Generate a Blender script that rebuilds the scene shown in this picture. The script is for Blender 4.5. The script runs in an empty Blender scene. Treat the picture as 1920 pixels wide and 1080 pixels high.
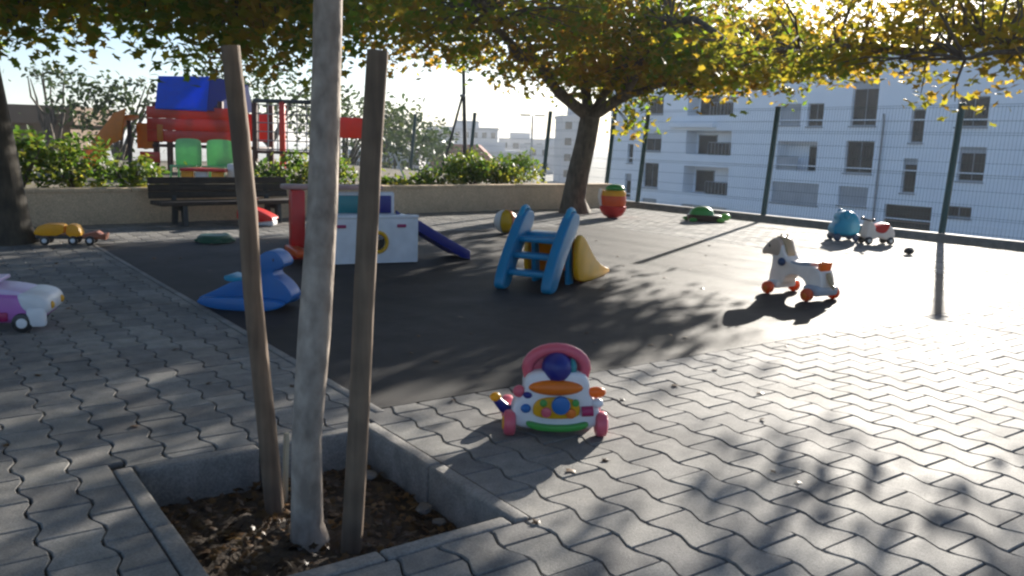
import bpy, bmesh, math, random
import numpy as np
from mathutils import Vector, Matrix

R = math.radians
rng = random.Random(7)
nrg = np.random.default_rng(11)
SC = bpy.context.scene
COL = SC.collection

# ------------------------------------------------------------------ camera
CAM_H = 1.11
cam_d = bpy.data.cameras.new('camera'); cam = bpy.data.objects.new('camera', cam_d); COL.objects.link(cam)
cam_d.sensor_width = 36.0; cam_d.lens = 30.0; cam_d.clip_start = 0.05; cam_d.clip_end = 5000
c_r = Vector((0.811483525543993, -0.583459672504874, 0.0327001273880858))
c_u = Vector((0.07025327033873816, 0.15295480793017865, 0.9857328769690876))
c_f = Vector((0.5801370232776081, 0.7976086993579918, -0.1651102568923222))
m3 = Matrix((c_r, c_u, -c_f)).transposed()
cam.matrix_world = Matrix.Translation((0, 0, CAM_H)) @ m3.to_4x4()
SC.camera = cam
# ------------------------------------------------------------------ sky and sun
SUN_AZ = Vector((0.89, 0.455)).normalized(); SUN_EL = R(15.5)
sun_dir = Vector((SUN_AZ.x*math.cos(SUN_EL), SUN_AZ.y*math.cos(SUN_EL), math.sin(SUN_EL)))
world = bpy.data.worlds.new('World'); SC.world = world; world.use_nodes = True
wn = world.node_tree.nodes; wl = world.node_tree.links
bg = wn['Background']; sky = wn.new('ShaderNodeTexSky'); sky.sky_type = 'NISHITA'; sky.sun_disc = False
sky.sun_elevation = SUN_EL; sky.sun_rotation = math.atan2(sun_dir.x, sun_dir.y)
sky.air_density = 0.8; sky.dust_density = 0.9; sky.ozone_density = 3.0
wl.new(sky.outputs[0], bg.inputs[0]); bg.inputs[1].default_value = 0.07
sl = bpy.data.lights.new('sun', 'SUN'); sl.energy = 5.0; sl.angle = R(0.5); sl.color = (1.0, 0.93, 0.82)
so = bpy.data.objects.new('sun', sl); COL.objects.link(so)
so.rotation_euler = sun_dir.to_track_quat('Z', 'Y').to_euler(); so.location = (20, 10, 15)
SC.view_settings.view_transform = 'Standard'; SC.view_settings.look = 'None'
SC.view_settings.exposure = 1.48; SC.view_settings.gamma = 1.0
SC.cycles.max_bounces = 8; SC.cycles.transparent_max_bounces = 8
SC.cycles.filter_width = 2.4

# ------------------------------------------------------------------ materials
MATS = {}
def mat(name, col, rough=0.6, col2=None, scale=6.0, bump=0.0, bscale=40.0, spec=0.5, metal=0.0, detail=6.0, trans=0.0, island=0.0):
    if name in MATS: return MATS[name]
    m = bpy.data.materials.new(name); m.use_nodes = True
    nt = m.node_tree; N = nt.nodes; L = nt.links
    b = N['Principled BSDF']
    b.inputs['Roughness'].default_value = rough; b.inputs['Specular IOR Level'].default_value = spec
    b.inputs['Metallic'].default_value = metal
    tc = N.new('ShaderNodeTexCoord')
    if col2 is None: col2 = tuple(c*0.78 for c in col)
    nz = N.new('ShaderNodeTexNoise'); nz.inputs['Scale'].default_value = scale; nz.inputs['Detail'].default_value = detail
    L.new(tc.outputs['Object'], nz.inputs['Vector'])
    rp = N.new('ShaderNodeValToRGB'); rp.color_ramp.elements[0].position = 0.33; rp.color_ramp.elements[1].position = 0.68
    rp.color_ramp.elements[0].color = (*col2, 1); rp.color_ramp.elements[1].color = (*col, 1)
    L.new(nz.outputs['Fac'], rp.inputs['Fac'])
    out = rp.outputs['Color']
    if island > 0:
        g = N.new('ShaderNodeNewGeometry'); mp = N.new('ShaderNodeMapRange')
        mp.inputs['To Min'].default_value = 1-island; mp.inputs['To Max'].default_value = 1+island
        L.new(g.outputs['Random Per Island'], mp.inputs['Value'])
        oi = N.new('ShaderNodeObjectInfo'); mp2 = N.new('ShaderNodeMapRange')
        mp2.inputs['To Min'].default_value = 1-island*0.7; mp2.inputs['To Max'].default_value = 1+island*0.7
        L.new(oi.outputs['Random'], mp2.inputs['Value'])
        mu = N.new('ShaderNodeMath'); mu.operation = 'MULTIPLY'; L.new(mp.outputs[0], mu.inputs[0]); L.new(mp2.outputs[0], mu.inputs[1])
        vm = N.new('ShaderNodeVectorMath'); vm.operation = 'SCALE'; L.new(out, vm.inputs[0]); L.new(mu.outputs[0], vm.inputs['Scale'])
        out = vm.outputs[0]
    L.new(out, b.inputs['Base Color'])
    if bump > 0:
        n2 = N.new('ShaderNodeTexNoise'); n2.inputs['Scale'].default_value = bscale; n2.inputs['Detail'].default_value = 4
        L.new(tc.outputs['Object'], n2.inputs['Vector'])
        bp = N.new('ShaderNodeBump'); bp.inputs['Strength'].default_value = bump; bp.inputs['Distance'].default_value = 0.01
        L.new(n2.outputs['Fac'], bp.inputs['Height']); L.new(bp.outputs['Normal'], b.inputs['Normal'])
    if trans > 0:
        tr = N.new('ShaderNodeBsdfTranslucent'); mx = N.new('ShaderNodeMixShader'); mx.inputs[0].default_value = trans
        L.new(out, tr.inputs['Color']); o = N['Material Output']
        L.new(b.outputs[0], mx.inputs[1]); L.new(tr.outputs[0], mx.inputs[2]); L.new(mx.outputs[0], o.inputs['Surface'])
    MATS[name] = m
    return m

def leaf_mat(name, stops, trans=0.5, nscale=0.9):
    """leaf colours: random per leaf plus slow drift through the crown, light passes through"""
    m = bpy.data.materials.new(name); m.use_nodes = True
    nt = m.node_tree; N = nt.nodes; L = nt.links; b = N['Principled BSDF']; b.inputs['Roughness'].default_value = 0.45
    b.inputs['Specular IOR Level'].default_value = 0.35
    g = N.new('ShaderNodeNewGeometry'); tc = N.new('ShaderNodeTexCoord'); nz = N.new('ShaderNodeTexNoise')
    nz.inputs['Scale'].default_value = nscale; nz.inputs['Detail'].default_value = 2; L.new(tc.outputs['Object'], nz.inputs['Vector'])
    a = N.new('ShaderNodeMath'); a.operation = 'MULTIPLY'; a.inputs[1].default_value = 0.45; L.new(g.outputs['Random Per Island'], a.inputs[0])
    c = N.new('ShaderNodeMath'); c.operation = 'MULTIPLY_ADD'; c.inputs[1].default_value = 1.3; L.new(nz.outputs['Fac'], c.inputs[0]); L.new(a.outputs[0], c.inputs[2])
    d = N.new('ShaderNodeMath'); d.operation = 'SUBTRACT'; d.inputs[1].default_value = 0.37; L.new(c.outputs[0], d.inputs[0])
    rp = N.new('ShaderNodeValToRGB'); cr = rp.color_ramp
    cr.elements[0].position = stops[0][0]; cr.elements[0].color = (*stops[0][1], 1)
    cr.elements[1].position = stops[-1][0]; cr.elements[1].color = (*stops[-1][1], 1)
    for p, col in stops[1:-1]:
        e = cr.elements.new(p); e.color = (*col, 1)
    L.new(d.outputs[0], rp.inputs['Fac']); L.new(rp.outputs['Color'], b.inputs['Base Color'])
    tr = N.new('ShaderNodeBsdfTranslucent'); L.new(rp.outputs['Color'], tr.inputs['Color'])
    mx = N.new('ShaderNodeMixShader'); mx.inputs[0].default_value = trans
    L.new(b.outputs[0], mx.inputs[1]); L.new(tr.outputs[0], mx.inputs[2]); L.new(mx.outputs[0], N['Material Output'].inputs['Surface'])
    MATS[name] = m
    return m

def bark_mat(name, c1, c2, zs=0.25, scale=26):
    m = bpy.data.materials.new(name); m.use_nodes = True
    nt = m.node_tree; N = nt.nodes; L = nt.links; b = N['Principled BSDF']; b.inputs['Roughness'].default_value = 0.85
    tc = N.new('ShaderNodeTexCoord'); mp = N.new('ShaderNodeMapping'); mp.inputs['Scale'].default_value = (1, 1, zs)
    L.new(tc.outputs['Object'], mp.inputs['Vector'])
    nz = N.new('ShaderNodeTexNoise'); nz.inputs['Scale'].default_value = scale; nz.inputs['Detail'].default_value = 6; L.new(mp.outputs[0], nz.inputs['Vector'])
    n3 = N.new('ShaderNodeTexNoise'); n3.inputs['Scale'].default_value = 7; n3.inputs['Detail'].default_value = 3; L.new(tc.outputs['Object'], n3.inputs['Vector'])
    ad = N.new('ShaderNodeMath'); ad.operation = 'ADD'; L.new(nz.outputs['Fac'], ad.inputs[0]); L.new(n3.outputs['Fac'], ad.inputs[1])
    hf = N.new('ShaderNodeMath'); hf.operation = 'MULTIPLY'; hf.inputs[1].default_value = 0.5; L.new(ad.outputs[0], hf.inputs[0])
    rp = N.new('ShaderNodeValToRGB'); rp.color_ramp.elements[0].position = 0.38; rp.color_ramp.elements[1].position = 0.64
    rp.color_ramp.elements[0].color = (*c2, 1); rp.color_ramp.elements[1].color = (*c1, 1)
    L.new(hf.outputs[0], rp.inputs['Fac']); L.new(rp.outputs['Color'], b.inputs['Base Color'])
    bp = N.new('ShaderNodeBump'); bp.inputs['Strength'].default_value = 0.7; bp.inputs['Distance'].default_value = 0.012
    L.new(nz.outputs['Fac'], bp.inputs['Height']); L.new(bp.outputs['Normal'], b.inputs['Normal'])
    MATS[name] = m
    return m

def plastic(name, col, rough=0.35, fade=0.86, trans=0.0):
    return mat(name, col, rough, tuple(min(1, c*fade+0.01) for c in col), 9.0, 0.05, 60.0, trans=trans)

def floor_mat(name, c1, c2, stain, rough, spec, fine, bump, isl=0.0):
    """outdoor floor: slow stains in world space, mid mottling, fine grain, per-piece tone"""
    m = bpy.data.materials.new(name); m.use_nodes = True; nt = m.node_tree; N = nt.nodes; L = nt.links; b = N['Principled BSDF']
    b.inputs['Specular IOR Level'].default_value = spec
    g = N.new('ShaderNodeNewGeometry')
    def noise(sc, det=5, rg=0.6):
        n_ = N.new('ShaderNodeTexNoise'); n_.inputs['Scale'].default_value = sc; n_.inputs['Detail'].default_value = det; n_.inputs['Roughness'].default_value = rg
        L.new(g.outputs['Position'], n_.inputs['Vector']); return n_.outputs['Fac']
    def ramp(f, p0, p1, a, c):
        r_ = N.new('ShaderNodeValToRGB'); r_.color_ramp.elements[0].position = p0; r_.color_ramp.elements[1].position = p1
        r_.color_ramp.elements[0].color = (*a, 1); r_.color_ramp.elements[1].color = (*c, 1); L.new(f, r_.inputs['Fac']); return r_.outputs['Color']
    base = ramp(noise(11, 6), .32, .68, c2, c1)
    st = ramp(noise(1.1, 6, .7), .38, .62, (stain,)*3, (1, 1, 1)); gr = ramp(noise(fine, 3), .30, .70, (.72,)*3, (1.18,)*3)
    sp_ = ramp(noise(3.2, 7, .75), .26, .36, (.62, .60, .56), (1, 1, 1))
    def mul(a, c):
        v_ = N.new('ShaderNodeVectorMath'); v_.operation = 'MULTIPLY'; L.new(a, v_.inputs[0]); L.new(c, v_.inputs[1]); return v_.outputs[0]
    col = mul(mul(mul(base, st), gr), sp_)
    if isl:
        oi = N.new('ShaderNodeObjectInfo'); ad = N.new('ShaderNodeMath'); ad.operation = 'ADD'; L.new(g.outputs['Random Per Island'], ad.inputs[0]); L.new(oi.outputs['Random'], ad.inputs[1])
        fr = N.new('ShaderNodeMath'); fr.operation = 'FRACT'; L.new(ad.outputs[0], fr.inputs[0])
        col = mul(col, ramp(fr.outputs[0], 0, 1, (1-isl, 1-isl, 1-isl*.9), (1+isl, 1+isl*.95, 1+isl*.85)))
    L.new(col, b.inputs['Base Color'])
    mr = N.new('ShaderNodeMapRange'); mr.inputs['To Min'].default_value = rough-.12; mr.inputs['To Max'].default_value = rough+.12; L.new(noise(2.3, 4), mr.inputs['Value']); L.new(mr.outputs[0], b.inputs['Roughness'])
    bp = N.new('ShaderNodeBump'); bp.inputs['Strength'].default_value = bump; bp.inputs['Distance'].default_value = .006; L.new(noise(fine, 4), bp.inputs['Height']); L.new(bp.outputs['Normal'], b.inputs['Normal'])
    MATS[name] = m; return m
M_paver = floor_mat('concrete_paver', (0.295, 0.284, 0.265), (0.195, 0.19, 0.182), 0.66, 0.75, 0.21, 150, 0.35, 0.22)
M_bed = mat('joint_sand', (0.07, 0.06, 0.05), 0.95, (0.04, 0.035, 0.03), 30, 0.4, 200)
M_rubber = floor_mat('rubber_crumb', (0.036, 0.029, 0.026), (0.017, 0.0145, 0.0135), 0.52, 0.70, 0.29, 210, 0.45)
M_kerb = floor_mat('kerb_concrete', (0.30, 0.285, 0.265), (0.20, 0.19, 0.18), 0.7, 0.72, 0.3, 110, 0.4)
M_soil = mat('dark_soil', (0.07, 0.045, 0.026), 0.95, (0.03, 0.02, 0.013), 18, 0.9, 60)
M_wall = floor_mat('planter_render', (0.70, 0.54, 0.38), (0.60, 0.46, 0.32), 0.84, 0.85, 0.2, 60, 0.15)
M_ground = mat('far_ground', (0.30, 0.29, 0.26), 0.95, (0.20, 0.20, 0.16), 0.05, 0, 1)
M_white = plastic('white_plastic', (0.74, 0.74, 0.77))
M_pink = plastic('pink_plastic', (0.62, 0.10, 0.15))
M_magenta = plastic('magenta_plastic', (0.35, 0.01, 0.10))
M_orange = plastic('orange_plastic', (0.85, 0.20, 0.01), trans=0.2)
M_redor = plastic('red_orange_plastic', (0.85, 0.11, 0.01), trans=0.2)
M_yellow = plastic('yellow_plastic', (0.92, 0.50, 0.005), trans=0.3)
M_green = plastic('green_plastic', (0.05, 0.30, 0.05))
M_lime = plastic('lime_plastic', (0.25, 0.62, 0.08), trans=0.2)
M_navy = plastic('navy_plastic', (0.006, 0.015, 0.20))
M_blue = plastic('blue_plastic', (0.004, 0.13, 0.42))
M_cyan = plastic('cyan_blue_plastic', (0.005, 0.21, 0.40), trans=0.06)
M_azure = plastic('azure_plastic', (0.006, 0.30, 0.50), trans=0.12)
M_red = plastic('red_plastic', (0.60, 0.012, 0.01))
M_brred = plastic('bright_red_plastic', (0.75, 0.03, 0.02), trans=0.15)
M_cream = plastic('cream_plastic', (0.88, 0.81, 0.73), trans=0.15)
M_mane = plastic('straw_plastic', (0.50, 0.33, 0.17))
M_tan = plastic('tan_plastic', (0.68, 0.48, 0.34), trans=0.15)
M_grey = plastic('grey_plastic', (0.42, 0.42, 0.45))
M_black = plastic('black_plastic', (0.02, 0.02, 0.022))
M_dkblue = plastic('ink_blue_plastic', (0.02, 0.05, 0.12))
M_purple = plastic('purple_plastic', (0.48, 0.16, 0.50))
M_lav = plastic('lavender_plastic', (0.66, 0.52, 0.76))
M_teal = plastic('teal_plastic', (0.02, 0.22, 0.25))
M_mint = plastic('mint_green_plastic', (0.28, 0.66, 0.28), trans=0.3)
M_brown = plastic('brown_plastic', (0.06, 0.025, 0.015))
M_wooddk = mat('dark_bench_wood', (0.035, 0.022, 0.014), 0.6, (0.018, 0.011, 0.008), 12, 0.3, 50)
M_stake = bark_mat('stake_wood', (0.23, 0.155, 0.10), (0.11, 0.075, 0.05), 0.08, 40)
M_trunkY = bark_mat('young_bark', (0.46, 0.38, 0.31), (0.22, 0.175, 0.14), 0.6, 30)
M_bark = bark_mat('plane_bark', (0.16, 0.125, 0.09), (0.065, 0.05, 0.035), 0.3, 22)
M_barkd = bark_mat('dark_bark', (0.075, 0.06, 0.042), (0.03, 0.024, 0.017), 0.3, 22)
M_fence = mat('green_coated_steel', (0.012, 0.065, 0.06), 0.4, (0.009, 0.045, 0.045), 20, spec=0.6)
M_towred = plastic('tower_red_panel', (0.70, 0.035, 0.008), trans=0.2)
M_towblue = plastic('tower_blue_roof', (0.005, 0.14, 0.78), trans=0.45)
M_towor = plastic('tower_orange_panel', (0.80, 0.27, 0.012), trans=0.4)
M_towpost = mat('tower_post_wood', (0.10, 0.035, 0.025), 0.7, (0.05, 0.018, 0.014), 14, 0.2)
M_facade = mat('white_facade_paint', (0.90, 0.91, 0.93), 0.8, (0.86, 0.87, 0.90), 0.6)
M_glassdk = mat('dark_window_glass', (0.018, 0.022, 0.026), 0.25, (0.01, 0.012, 0.014), 0.5, spec=0.2)
M_shutter = mat('grey_roller_shutter', (0.42, 0.43, 0.45), 0.6, (0.35, 0.36, 0.38), 1.0)
M_frame = mat('window_frame_aluminium', (0.30, 0.31, 0.33), 0.5)
M_roofred = mat('terracotta_roof', (0.28, 0.09, 0.06), 0.9, (0.18, 0.06, 0.045), 0.7)
M_cityw = mat('far_city_plaster', (0.55, 0.55, 0.55), 0.9, (0.45, 0.45, 0.46), 0.1)
M_brownb = mat('brown_render', (0.22, 0.15, 0.10), 0.9, (0.16, 0.11, 0.08), 0.8)
M_steel = mat('galvanised_steel', (0.30, 0.31, 0.32), 0.45, (0.22, 0.23, 0.24), 8, metal=0.6)
M_darkst = mat('dark_painted_steel', (0.03, 0.035, 0.04), 0.5)
M_chalk = mat('limestone', (0.22, 0.20, 0.18), 0.9, (0.12, 0.11, 0.10), 12, 0.5, 30)
M_leafA = leaf_mat('autumn_leaves', [(0.1, (0.11, 0.25, 0.014)), (0.36, (0.22, 0.27, 0.018)), (0.54, (0.38, 0.29, 0.022)), (0.72, (0.40, 0.20, 0.025)), (0.95, (0.70, 0.52, 0.05))], 0.78)
M_leafL = leaf_mat('bronze_green_leaves', [(0.1, (0.07, 0.18, 0.015)), (0.45, (0.20, 0.27, 0.018)), (0.66, (0.34, 0.25, 0.02)), (0.82, (0.34, 0.18, 0.02)), (0.95, (0.55, 0.42, 0.03))], 0.75)
M_leafB = leaf_mat('yellowing_leaves', [(0.1, (0.17, 0.22, 0.02)), (0.4, (0.32, 0.29, 0.025)), (0.65, (0.40, 0.25, 0.028)), (0.9, (0.66, 0.48, 0.06))], 0.7)
M_leafG = leaf_mat('shrub_leaves', [(0.1, (0.03, 0.08, 0.012)), (0.45, (0.10, 0.18, 0.02)), (0.7, (0.22, 0.24, 0.03)), (0.95, (0.50, 0.42, 0.05))], 0.6, 1.6)
M_leafF = leaf_mat('far_tree_leaves', [(0.1, (0.03, 0.06, 0.02)), (0.6, (0.06, 0.09, 0.025)), (0.95, (0.12, 0.13, 0.04))], 0.4, 0.5)
M_litter = leaf_mat('fallen_leaves', [(0.1, (0.035, 0.02, 0.01)), (0.5, (0.085, 0.045, 0.016)), (0.8, (0.16, 0.08, 0.025)), (0.95, (0.36, 0.25, 0.08))], 0.15, 5)

# ------------------------------------------------------------------ object helpers
def tag(o, label=None, cat=None, group=None, kind=None):
    if label: o['label'] = label
    if cat: o['category'] = cat
    if group: o['group'] = group
    if kind: o['kind'] = kind
    return o
def thing(name, label, cat, loc=(0, 0, 0), rotz=0.0, group=None):
    o = bpy.data.objects.new(name, None); COL.objects.link(o); o.empty_display_size = 0.1
    o.location = loc; o.rotation_euler = (0, 0, rotz)
    return tag(o, label, cat, group)
def link(name, me, m, parent=None):
    o = bpy.data.objects.new(name, me); COL.objects.link(o)
    if m is not None and not me.materials: me.materials.append(m)
    if parent is not None: o.parent = parent
    return o
class MB:
    """collects shapes in a bmesh, builds one object"""
    def __init__(s): s.bm = bmesh.new()
    def box(s, c, size, rot=None, bevel=0.0, seg=2):
        ret = bmesh.ops.create_cube(s.bm, size=1.0); vs = ret['verts']
        M = Matrix.Translation(c) @ (rot.to_4x4() if rot is not None else Matrix.Identity(4)) @ Matrix.Diagonal((*size, 1))
        bmesh.ops.transform(s.bm, matrix=M, verts=vs)
        if bevel > 0:
            es = list({e for v in vs for e in v.link_edges})
            bmesh.ops.bevel(s.bm, geom=es, offset=bevel, segments=seg, profile=0.5, affect='EDGES')
        return s
    def tube(s, pts, rad, n=10, cap=True):
        pts = [Vector(p) for p in pts]
        if not hasattr(rad, '__len__'): rad = [rad]*len(pts)
        rings = []; prev = None
        for i, p in enumerate(pts):
            t = (pts[min(i+1, len(pts)-1)] - pts[max(i-1, 0)]).normalized()
            if prev is None:
                a = t.orthogonal().normalized()
            else:
                a = (prev - t*prev.dot(t)).normalized()
            prev = a; b = t.cross(a)
            rings.append([s.bm.verts.new(p + (a*math.cos(2*math.pi*k/n) + b*math.sin(2*math.pi*k/n))*rad[i]) for k in range(n)])
        for i in range(len(rings)-1):
            for k in range(n):
                s.bm.faces.new((rings[i][k], rings[i][(k+1) % n], rings[i+1][(k+1) % n], rings[i+1][k]))
        if cap:
            s.bm.faces.new(rings[0][::-1]); s.bm.faces.new(rings[-1])
        return s
    def lathe(s, prof, n=20, M=None):
        """profile [(r, z)], revolved about z, then transformed by M"""
        rings = []; M = M or Matrix.Identity(4)
        for r, z in prof:
            if r < 1e-5: rings.append([s.bm.verts.new(M @ Vector((0, 0, z)))])
            else: rings.append([s.bm.verts.new(M @ Vector((r*math.cos(2*math.pi*k/n), r*math.sin(2*math.pi*k/n), z))) for k in range(n)])
        for i in range(len(rings)-1):
            A, B = rings[i], rings[i+1]
            for k in range(n):
                k2 = (k+1) % n
                if len(A) == 1 and len(B) == 1: continue
                if len(A) == 1: s.bm.faces.new((A[0], B[k2], B[k]))
                elif len(B) == 1: s.bm.faces.new((A[k], A[k2], B[0]))
                else: s.bm.faces.new((A[k], A[k2], B[k2], B[k]))
        return s
    def ball(s, c, r, n=16, rot=None):
        if not hasattr(r, '__len__'): r = (r, r, r)
        prof = [(math.sin(math.pi*i/(n//2+2)), -math.cos(math.pi*i/(n//2+2))) for i in range(n//2+3)]
        prof[0] = (0, -1); prof[-1] = (0, 1)
        M = Matrix.Translation(c) @ (rot.to_4x4() if rot is not None else Matrix.Identity(4)) @ Matrix.Diagonal((*r, 1))
        return s.lathe(prof, n, M)
    def prism(s, outline, y0, y1, M=None, bevel=0.0, seg=3):
        """outline [(x, z)] extruded along y from y0 to y1"""
        M = M or Matrix.Identity(4)
        A = [s.bm.verts.new((x, y0, z)) for x, z in outline]; B = [s.bm.verts.new((x, y1, z)) for x, z in outline]
        n = len(outline); fs = [s.bm.faces.new(A), s.bm.faces.new(B[::-1])]
        for k in range(n): fs.append(s.bm.faces.new((A[k], B[k], B[(k+1) % n], A[(k+1) % n])))
        bmesh.ops.recalc_face_normals(s.bm, faces=fs)
        bmesh.ops.transform(s.bm, matrix=M, verts=A+B)
        if bevel > 0:
            es = set()
            for loop in (A, B):
                for k in range(n):
                    e = s.bm.edges.get((loop[k], loop[(k+1) % n]))
                    if e: es.add(e)
            bmesh.ops.bevel(s.bm, geom=list(es), offset=bevel, segments=seg, profile=0.5, affect='EDGES', clamp_overlap=True)
        return s
    def disc(s, c, axis, r, w, bevel=0.004, n=20):
        """short cylinder, centre c, along axis"""
        q = Vector(axis).normalized().to_track_quat('Z', 'Y').to_matrix().to_4x4()
        b = min(bevel, w*0.45, r*0.45)
        return s.lathe([(0, -w/2), (r-b, -w/2), (r-b*0.3, -w/2+b*0.3), (r, -w/2+b), (r, w/2-b), (r-b*0.3, w/2-b*0.3), (r-b, w/2), (0, w/2)], n, Matrix.Translation(c) @ q)
    def build(s, name, m, parent=None, smooth=38):
        bmesh.ops.recalc_face_normals(s.bm, faces=s.bm.faces)
        me = bpy.data.meshes.new(name); s.bm.to_mesh(me); s.bm.free()
        if smooth:
            me.polygons.foreach_set('use_smooth', [True]*len(me.polygons)); me.set_sharp_from_angle(angle=R(smooth))
        return link(name, me, m, parent)
def smooth_outline(pts, it=2):
    for _ in range(it):
        q = []
        for i in range(len(pts)):
            a = pts[i]; b = pts[(i+1) % len(pts)]
            q += [(0.75*a[0]+0.25*b[0], 0.75*a[1]+0.25*b[1]), (0.25*a[0]+0.75*b[0], 0.25*a[1]+0.75*b[1])]
        pts = q
    return pts
def rz(a): return Matrix.Rotation(a, 3, 'Z')
def mesh_np(name, V, F, m, parent=None, smooth=False):
    me = bpy.data.meshes.new(name); V = np.asarray(V, np.float32); F = np.asarray(F, np.int32)
    me.vertices.add(len(V)); me.vertices.foreach_set('co', V.ravel())
    k = F.shape[1]; me.loops.add(F.size); me.loops.foreach_set('vertex_index', F.ravel())
    me.polygons.add(len(F)); me.polygons.foreach_set('loop_start', np.arange(0, F.size, k, dtype=np.int32))
    me.polygons.foreach_set('loop_total', np.full(len(F), k, np.int32))
    me.update(calc_edges=True); me.validate()
    if smooth: me.polygons.foreach_set('use_smooth', [True]*len(F))
    return link(name, me, m, parent)
def proj(p):
    v = Vector(p) - Vector((0, 0, CAM_H)); z = v.dot(c_f)
    if z < 0.05: return None
    return (960 + 1600*v.dot(c_r)/z, 540 - 1600*v.dot(c_u)/z, z)

# ------------------------------------------------------------------ setting: ground, paving, rubber floor
def quads(name, rects, z, m, parent=None):
    bm = bmesh.new()
    for x0, y0, x1, y1 in rects:
        bm.faces.new([bm.verts.new(p) for p in ((x0, y0, z), (x1, y0, z), (x1, y1, z), (x0, y1, z))])
    me = bpy.data.meshes.new(name); bm.to_mesh(me); bm.free()
    return link(name, me, m, parent)
gnd = quads('ground', [(-1300, -1300, 1300, 1300)], -7.0, M_ground); tag(gnd, kind='structure')

PX0, PX1, PY0, PY1 = 0.526, 1.495, 1.915, 2.957          # outer edge of the tree pit kerb
RX0, RX1, RY0, RY1 = 1.60, 8.30, 3.11, 9.30              # rubber floor
TX0, TX1, TY0, TY1 = -7.0, 11.62, -5.0, 12.6             # terrace
KW = 0.062
pave = quads('pavement', [(TX0, TY0, PX0+.02, TY1), (PX0+.02, TY0, PX1-.02, PY0+.02), (PX0+.02, PY1-.02, PX1-.02, TY1), (PX1-.02, TY0, TX1, RY0-.02),
                          (PX1-.02, RY0-.02, RX0, TY1), (RX0, RY1, TX1, TY1), (RX1, RY0-.02, TX1, RY1)], -0.018, M_bed)
tag(pave, kind='structure')
# rubber floor slab with its concrete edging
mb = MB(); mb.box(((RX0+RX1)/2, (RY0+RY1)/2, -0.05), (RX1-RX0, RY1-RY0, 0.1))
rub = mb.build('rubber_floor', M_rubber, smooth=0); tag(rub, kind='structure')
EW = 0.045
edge = thing('rubber_floor_kerb', 'narrow concrete edging strip along the left side of the black rubber floor', 'kerb')
def edging(x0, y0, x1, y1):
    L = math.hypot(x1-x0, y1-y0); n = max(1, round(L/1.0)); a = math.atan2(y1-y0, x1-x0)
    for i in range(n):
        t = (i+.5)/n
        MB().box((0, 0, 0), (L/n-0.006, EW, 0.10), bevel=0.006).build('kerb_stone', M_kerb, edge).matrix_local = \
            Matrix.Translation((x0+(x1-x0)*t, y0+(y1-y0)*t, -0.047+rng.uniform(-.0015, .0015))) @ Matrix.Rotation(a+rng.uniform(-.002, .002), 4, 'Z')
edging(RX0-EW/2, RY0-EW, RX0-EW/2, RY1+EW)

# pavers: I-shaped blocks, columns along Y, neighbouring columns half a length out
PW, PL, AMP, JT = 0.1525, 0.20, 0.0118, 0.0036
def paver_outline(g):
    w = PW/2-g; l = PL/2-g*.72
    a = AMP
    return [(-w-a, -l), (w+a, -l), (w+a, -l+0.022), (w-a, -l+0.078), (w-a, l-0.078), (w+a, l-0.022), (w+a, l), (-w-a, l), (-w-a, l-0.022), (-w+a, l-0.078), (-w+a, -l+0.078), (-w-a, -l+0.022)]
OUT0 = paver_outline(JT); OUT1 = paver_outline(JT+0.0036)
def clip(poly, axis, val, keep_less):
    res = []; n = len(poly)
    def ins(p): return p[axis] <= val if keep_less else p[axis] >= val
    for i in range(n):
        a, b = poly[i], poly[(i+1) % n]
        if ins(a): res.append(a)
        if ins(a) != ins(b):
            t = (val-a[axis])/(b[axis]-a[axis]); res.append((a[0]+(b[0]-a[0])*t, a[1]+(b[1]-a[1])*t))
    return res
def paver_bm(bm, top, out, off, tilt=(0, 0), dz=0.0):
    ox, oy = off
    def P(x, y, z): return (ox+x, oy+y, z+dz+x*tilt[0]+y*tilt[1])
    a = [bm.verts.new(P(x, y, 0)) for x, y in top]; b = [bm.verts.new(P(x, y, -0.005)) for x, y in out]; c = [bm.verts.new(P(x, y, -0.03)) for x, y in out]
    bm.faces.new(a); n = len(a)
    for k in range(n):
        k2 = (k+1) % n
        bm.faces.new((a[k], b[k], b[k2], a[k2])); bm.faces.new((b[k], c[k], c[k2], b[k2]))
HOLES = [(PX0, PY0, PX1, PY1), (RX0-EW-.003, RY0, RX1, RY1)]
cand = []
for i in range(int((TX0+4)/PW), int(TX1/PW)):
    for j in range(-1, int(TY1/PL)):
        x = i*PW+0.03; y = j*PL+(i % 2)*PL/2+0.012
        if x > 11.4 or y > 12.0: continue
        p = proj((x, y, 0))
        if p is None or p[0] < -160 or p[0] > 2080 or p[1] > 1230: continue
        cand.append((p[2], x, y))
cand.sort()
bm_full = bmesh.new(); paver_bm(bm_full, OUT1, OUT0, (0, 0)); me_full = bpy.data.meshes.new('paver'); bm_full.to_mesh(me_full); bm_full.free(); me_full.materials.append(M_paver)
field = bmesh.new(); n_obj = 0
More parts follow.
